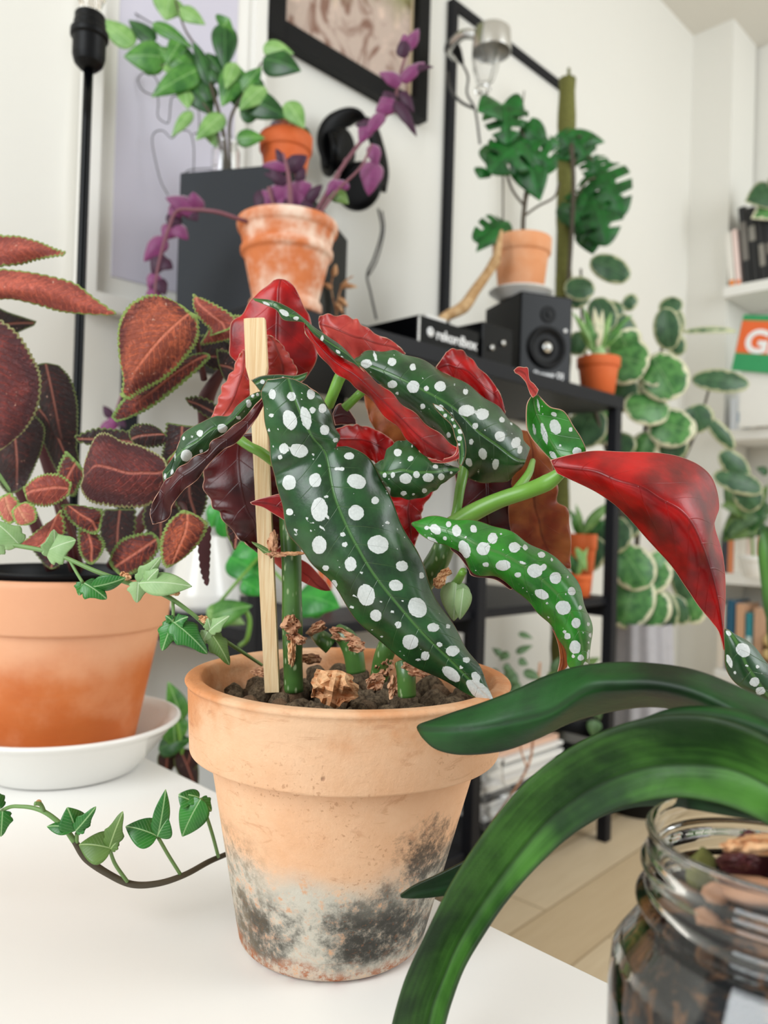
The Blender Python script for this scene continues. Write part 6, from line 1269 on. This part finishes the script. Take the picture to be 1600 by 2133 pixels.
sgbox('board', 0, .26, 0, hS, -.012, 0, M['sg_g']); sgbox('orange_field', .002, .26, .022, .140, 0, .0015, M['sg_o'])
text('lettering', 'Gi', q0 + XS * .028 - YS * .135 + NS * .002, XS, NS, .115, M['white_ink'], sg, .004)
zfoot = (q0 - YS * hS)[2]
box('easel', Z3(q0 + XS * .1 - YS * hS - NS * .03, (zfoot + shz(1)) / 2), (.14, .03, max(.02, zfoot - shz(1))), M['white_paint'], sg, ax=-E2)
arow([(.024, .12, '#dfe3ea', 'short pale blue-grey book leftmost', None), (.022, .13, '#eef0f2', 'short white book second from left', ('#9db4c8', .2, .5)), (.022, .15, '#4f93b8', 'mid-blue book third from left', ('#dce8ee', .6, .8)), (.020, .165, '#eef1f3', 'white book with grey print beside the blue one', ('#a9b4ba', .2, .4)), (.024, .18, '#26262a', 'black book under the sign', ('#cfcac0', .7, .85)), (.026, .175, '#8c8478', 'grey-brown book under the sign', None), (.024, .17, '#d6d0c6', 'beige book at the picture edge', None)], 1, .035, 'books under the sign', 'on the second wall shelf')
arow([(.018, .15, '#3a3f4a', 'dark slate book leftmost', None), (.020, .16, '#e08a5c', 'salmon book second from left', None), (.022, .17, '#f0ebe2', 'ivory book third from left', None), (.020, .165, '#f3eee4', 'cream book fourth from left', ('#d9a48a', .2, .4)), (.018, .17, '#f0dcd0', 'blush book fifth from left', None), (.022, .16, '#ece7de', 'stone-white book sixth from left', None), (.020, .175, '#e9b59a', 'peach book seventh from left', None), (.022, .165, '#f2efe8', 'bright white book at the right', None), (.022, .16, '#d98a78', 'dusty red book at the picture edge', None)], 2, .02, 'pale books on the lowest alcove shelf', 'on the lowest wall shelf')
shp = thing('shelf_plant', 'bushy green plant standing before the pale spines on the lowest wall shelf', 'plant', bx_(.13, shz(2), -.10))
D7 = 2.72
rq = random.Random(11)
PL(shp, D7, (M['smallleaf'], M['ficus_dark'], M['ivy_olive']), [(1540 + rq.uniform(-10, 50), 1060 + rq.uniform(-20, 50), 1545 + rq.uniform(-45, 75), 1070 + rq.uniform(-70, 60), rq.uniform(24, 44), rq.uniform(-30, 30), rq.randrange(3)) for _ in range(38)] + [(1600, 985, 1575, 975, 20, 0, 1)])
stems(shp, M['green_stem'], [([(1570,1170,D7),(1565,1110,D7),(1560,1050,D7)], .004)])
pq = Z3(P(1570, 1170, D7), shz(2)); simple_pot('pot', pq, .05, .075, M['ceramic'], shp)
# ================================================================== on the low cabinet
fbz = .201
cbp = lambda x, r, z: cb(colW + x, z, r)
arow_items = [(.026, .24, '#e9ded0', 'tall cream book leftmost', None), (.028, .26, '#1f5a78', 'tall teal-blue book', None), (.030, .25, '#d3a583', 'tan book beside the teal one', None), (.022, .22, '#2f8a96', 'turquoise book right of the tan one', ('#d8e6e4', .4, .6)), (.030, .24, '#c9a184', 'wide brown-pink book', None)]
x = .02 + .0
X0 = None
for (th, h, c, lab, band) in arow_items:
    book(lab + ' standing on the low white cabinet', cbp(x - .0, -.06, fbz), -E2, E1, th, .15, h, c, 'books on the low cabinet', 0, band); x += th + .006
ct = thing('folded_blanket', 'folded straw-yellow cloth stack on the low cabinet under the pale spines', 'cloth', cbp(.30, 0, fbz))
M['straw'] = plain('straw_cloth', '#d9bd86', .85, .15, 60); M['taupe'] = plain('taupe_cloth', '#8a7a66', .9, .15, 60)
for i, (mz, hz_) in enumerate((('taupe', .05), ('straw', .045), ('straw', .045))):
    box('fold', cbp(.31, .0, fbz + .03 + i * .05), (.24, .20, hz_), M[mz], ct, ax=-E2, bevel=.02)
# ================================================================== low left, behind the table edge
fl = thing('floor_plant', 'green and wine-red leaves of a low plant behind the table edge', 'plant', Z3(P(365, 1600, .95), 0))
D8 = .93
FL = (M['ficus'], M['coleus_dark'], M['ficus_dark'])
PL(fl, D8, FL, [(380,1500,350,1420,44,0,0),(360,1490,365,1560,60,0,0),(330,1560,400,1540,50,0,2),(375,1560,410,1650,46,0,1),(400,1560,385,1620,44,0,1),(350,1560,345,1620,40,0,1)], bend=.1)
stems(fl, M['green_stem'], [([(385,1780,D8),(380,1650,D8),(378,1560,D8),(365,1490,D8)], .003)])
simple_pot('pot', Z3(P(385, 1780, D8), 0), .09, .16, M['terra_orange'], fl)
tube('cane', [Z3(P(385, 1780, D8), .12), Z3(P(385, 1780, D8), .34)], .006, M['green_stem'], fl)
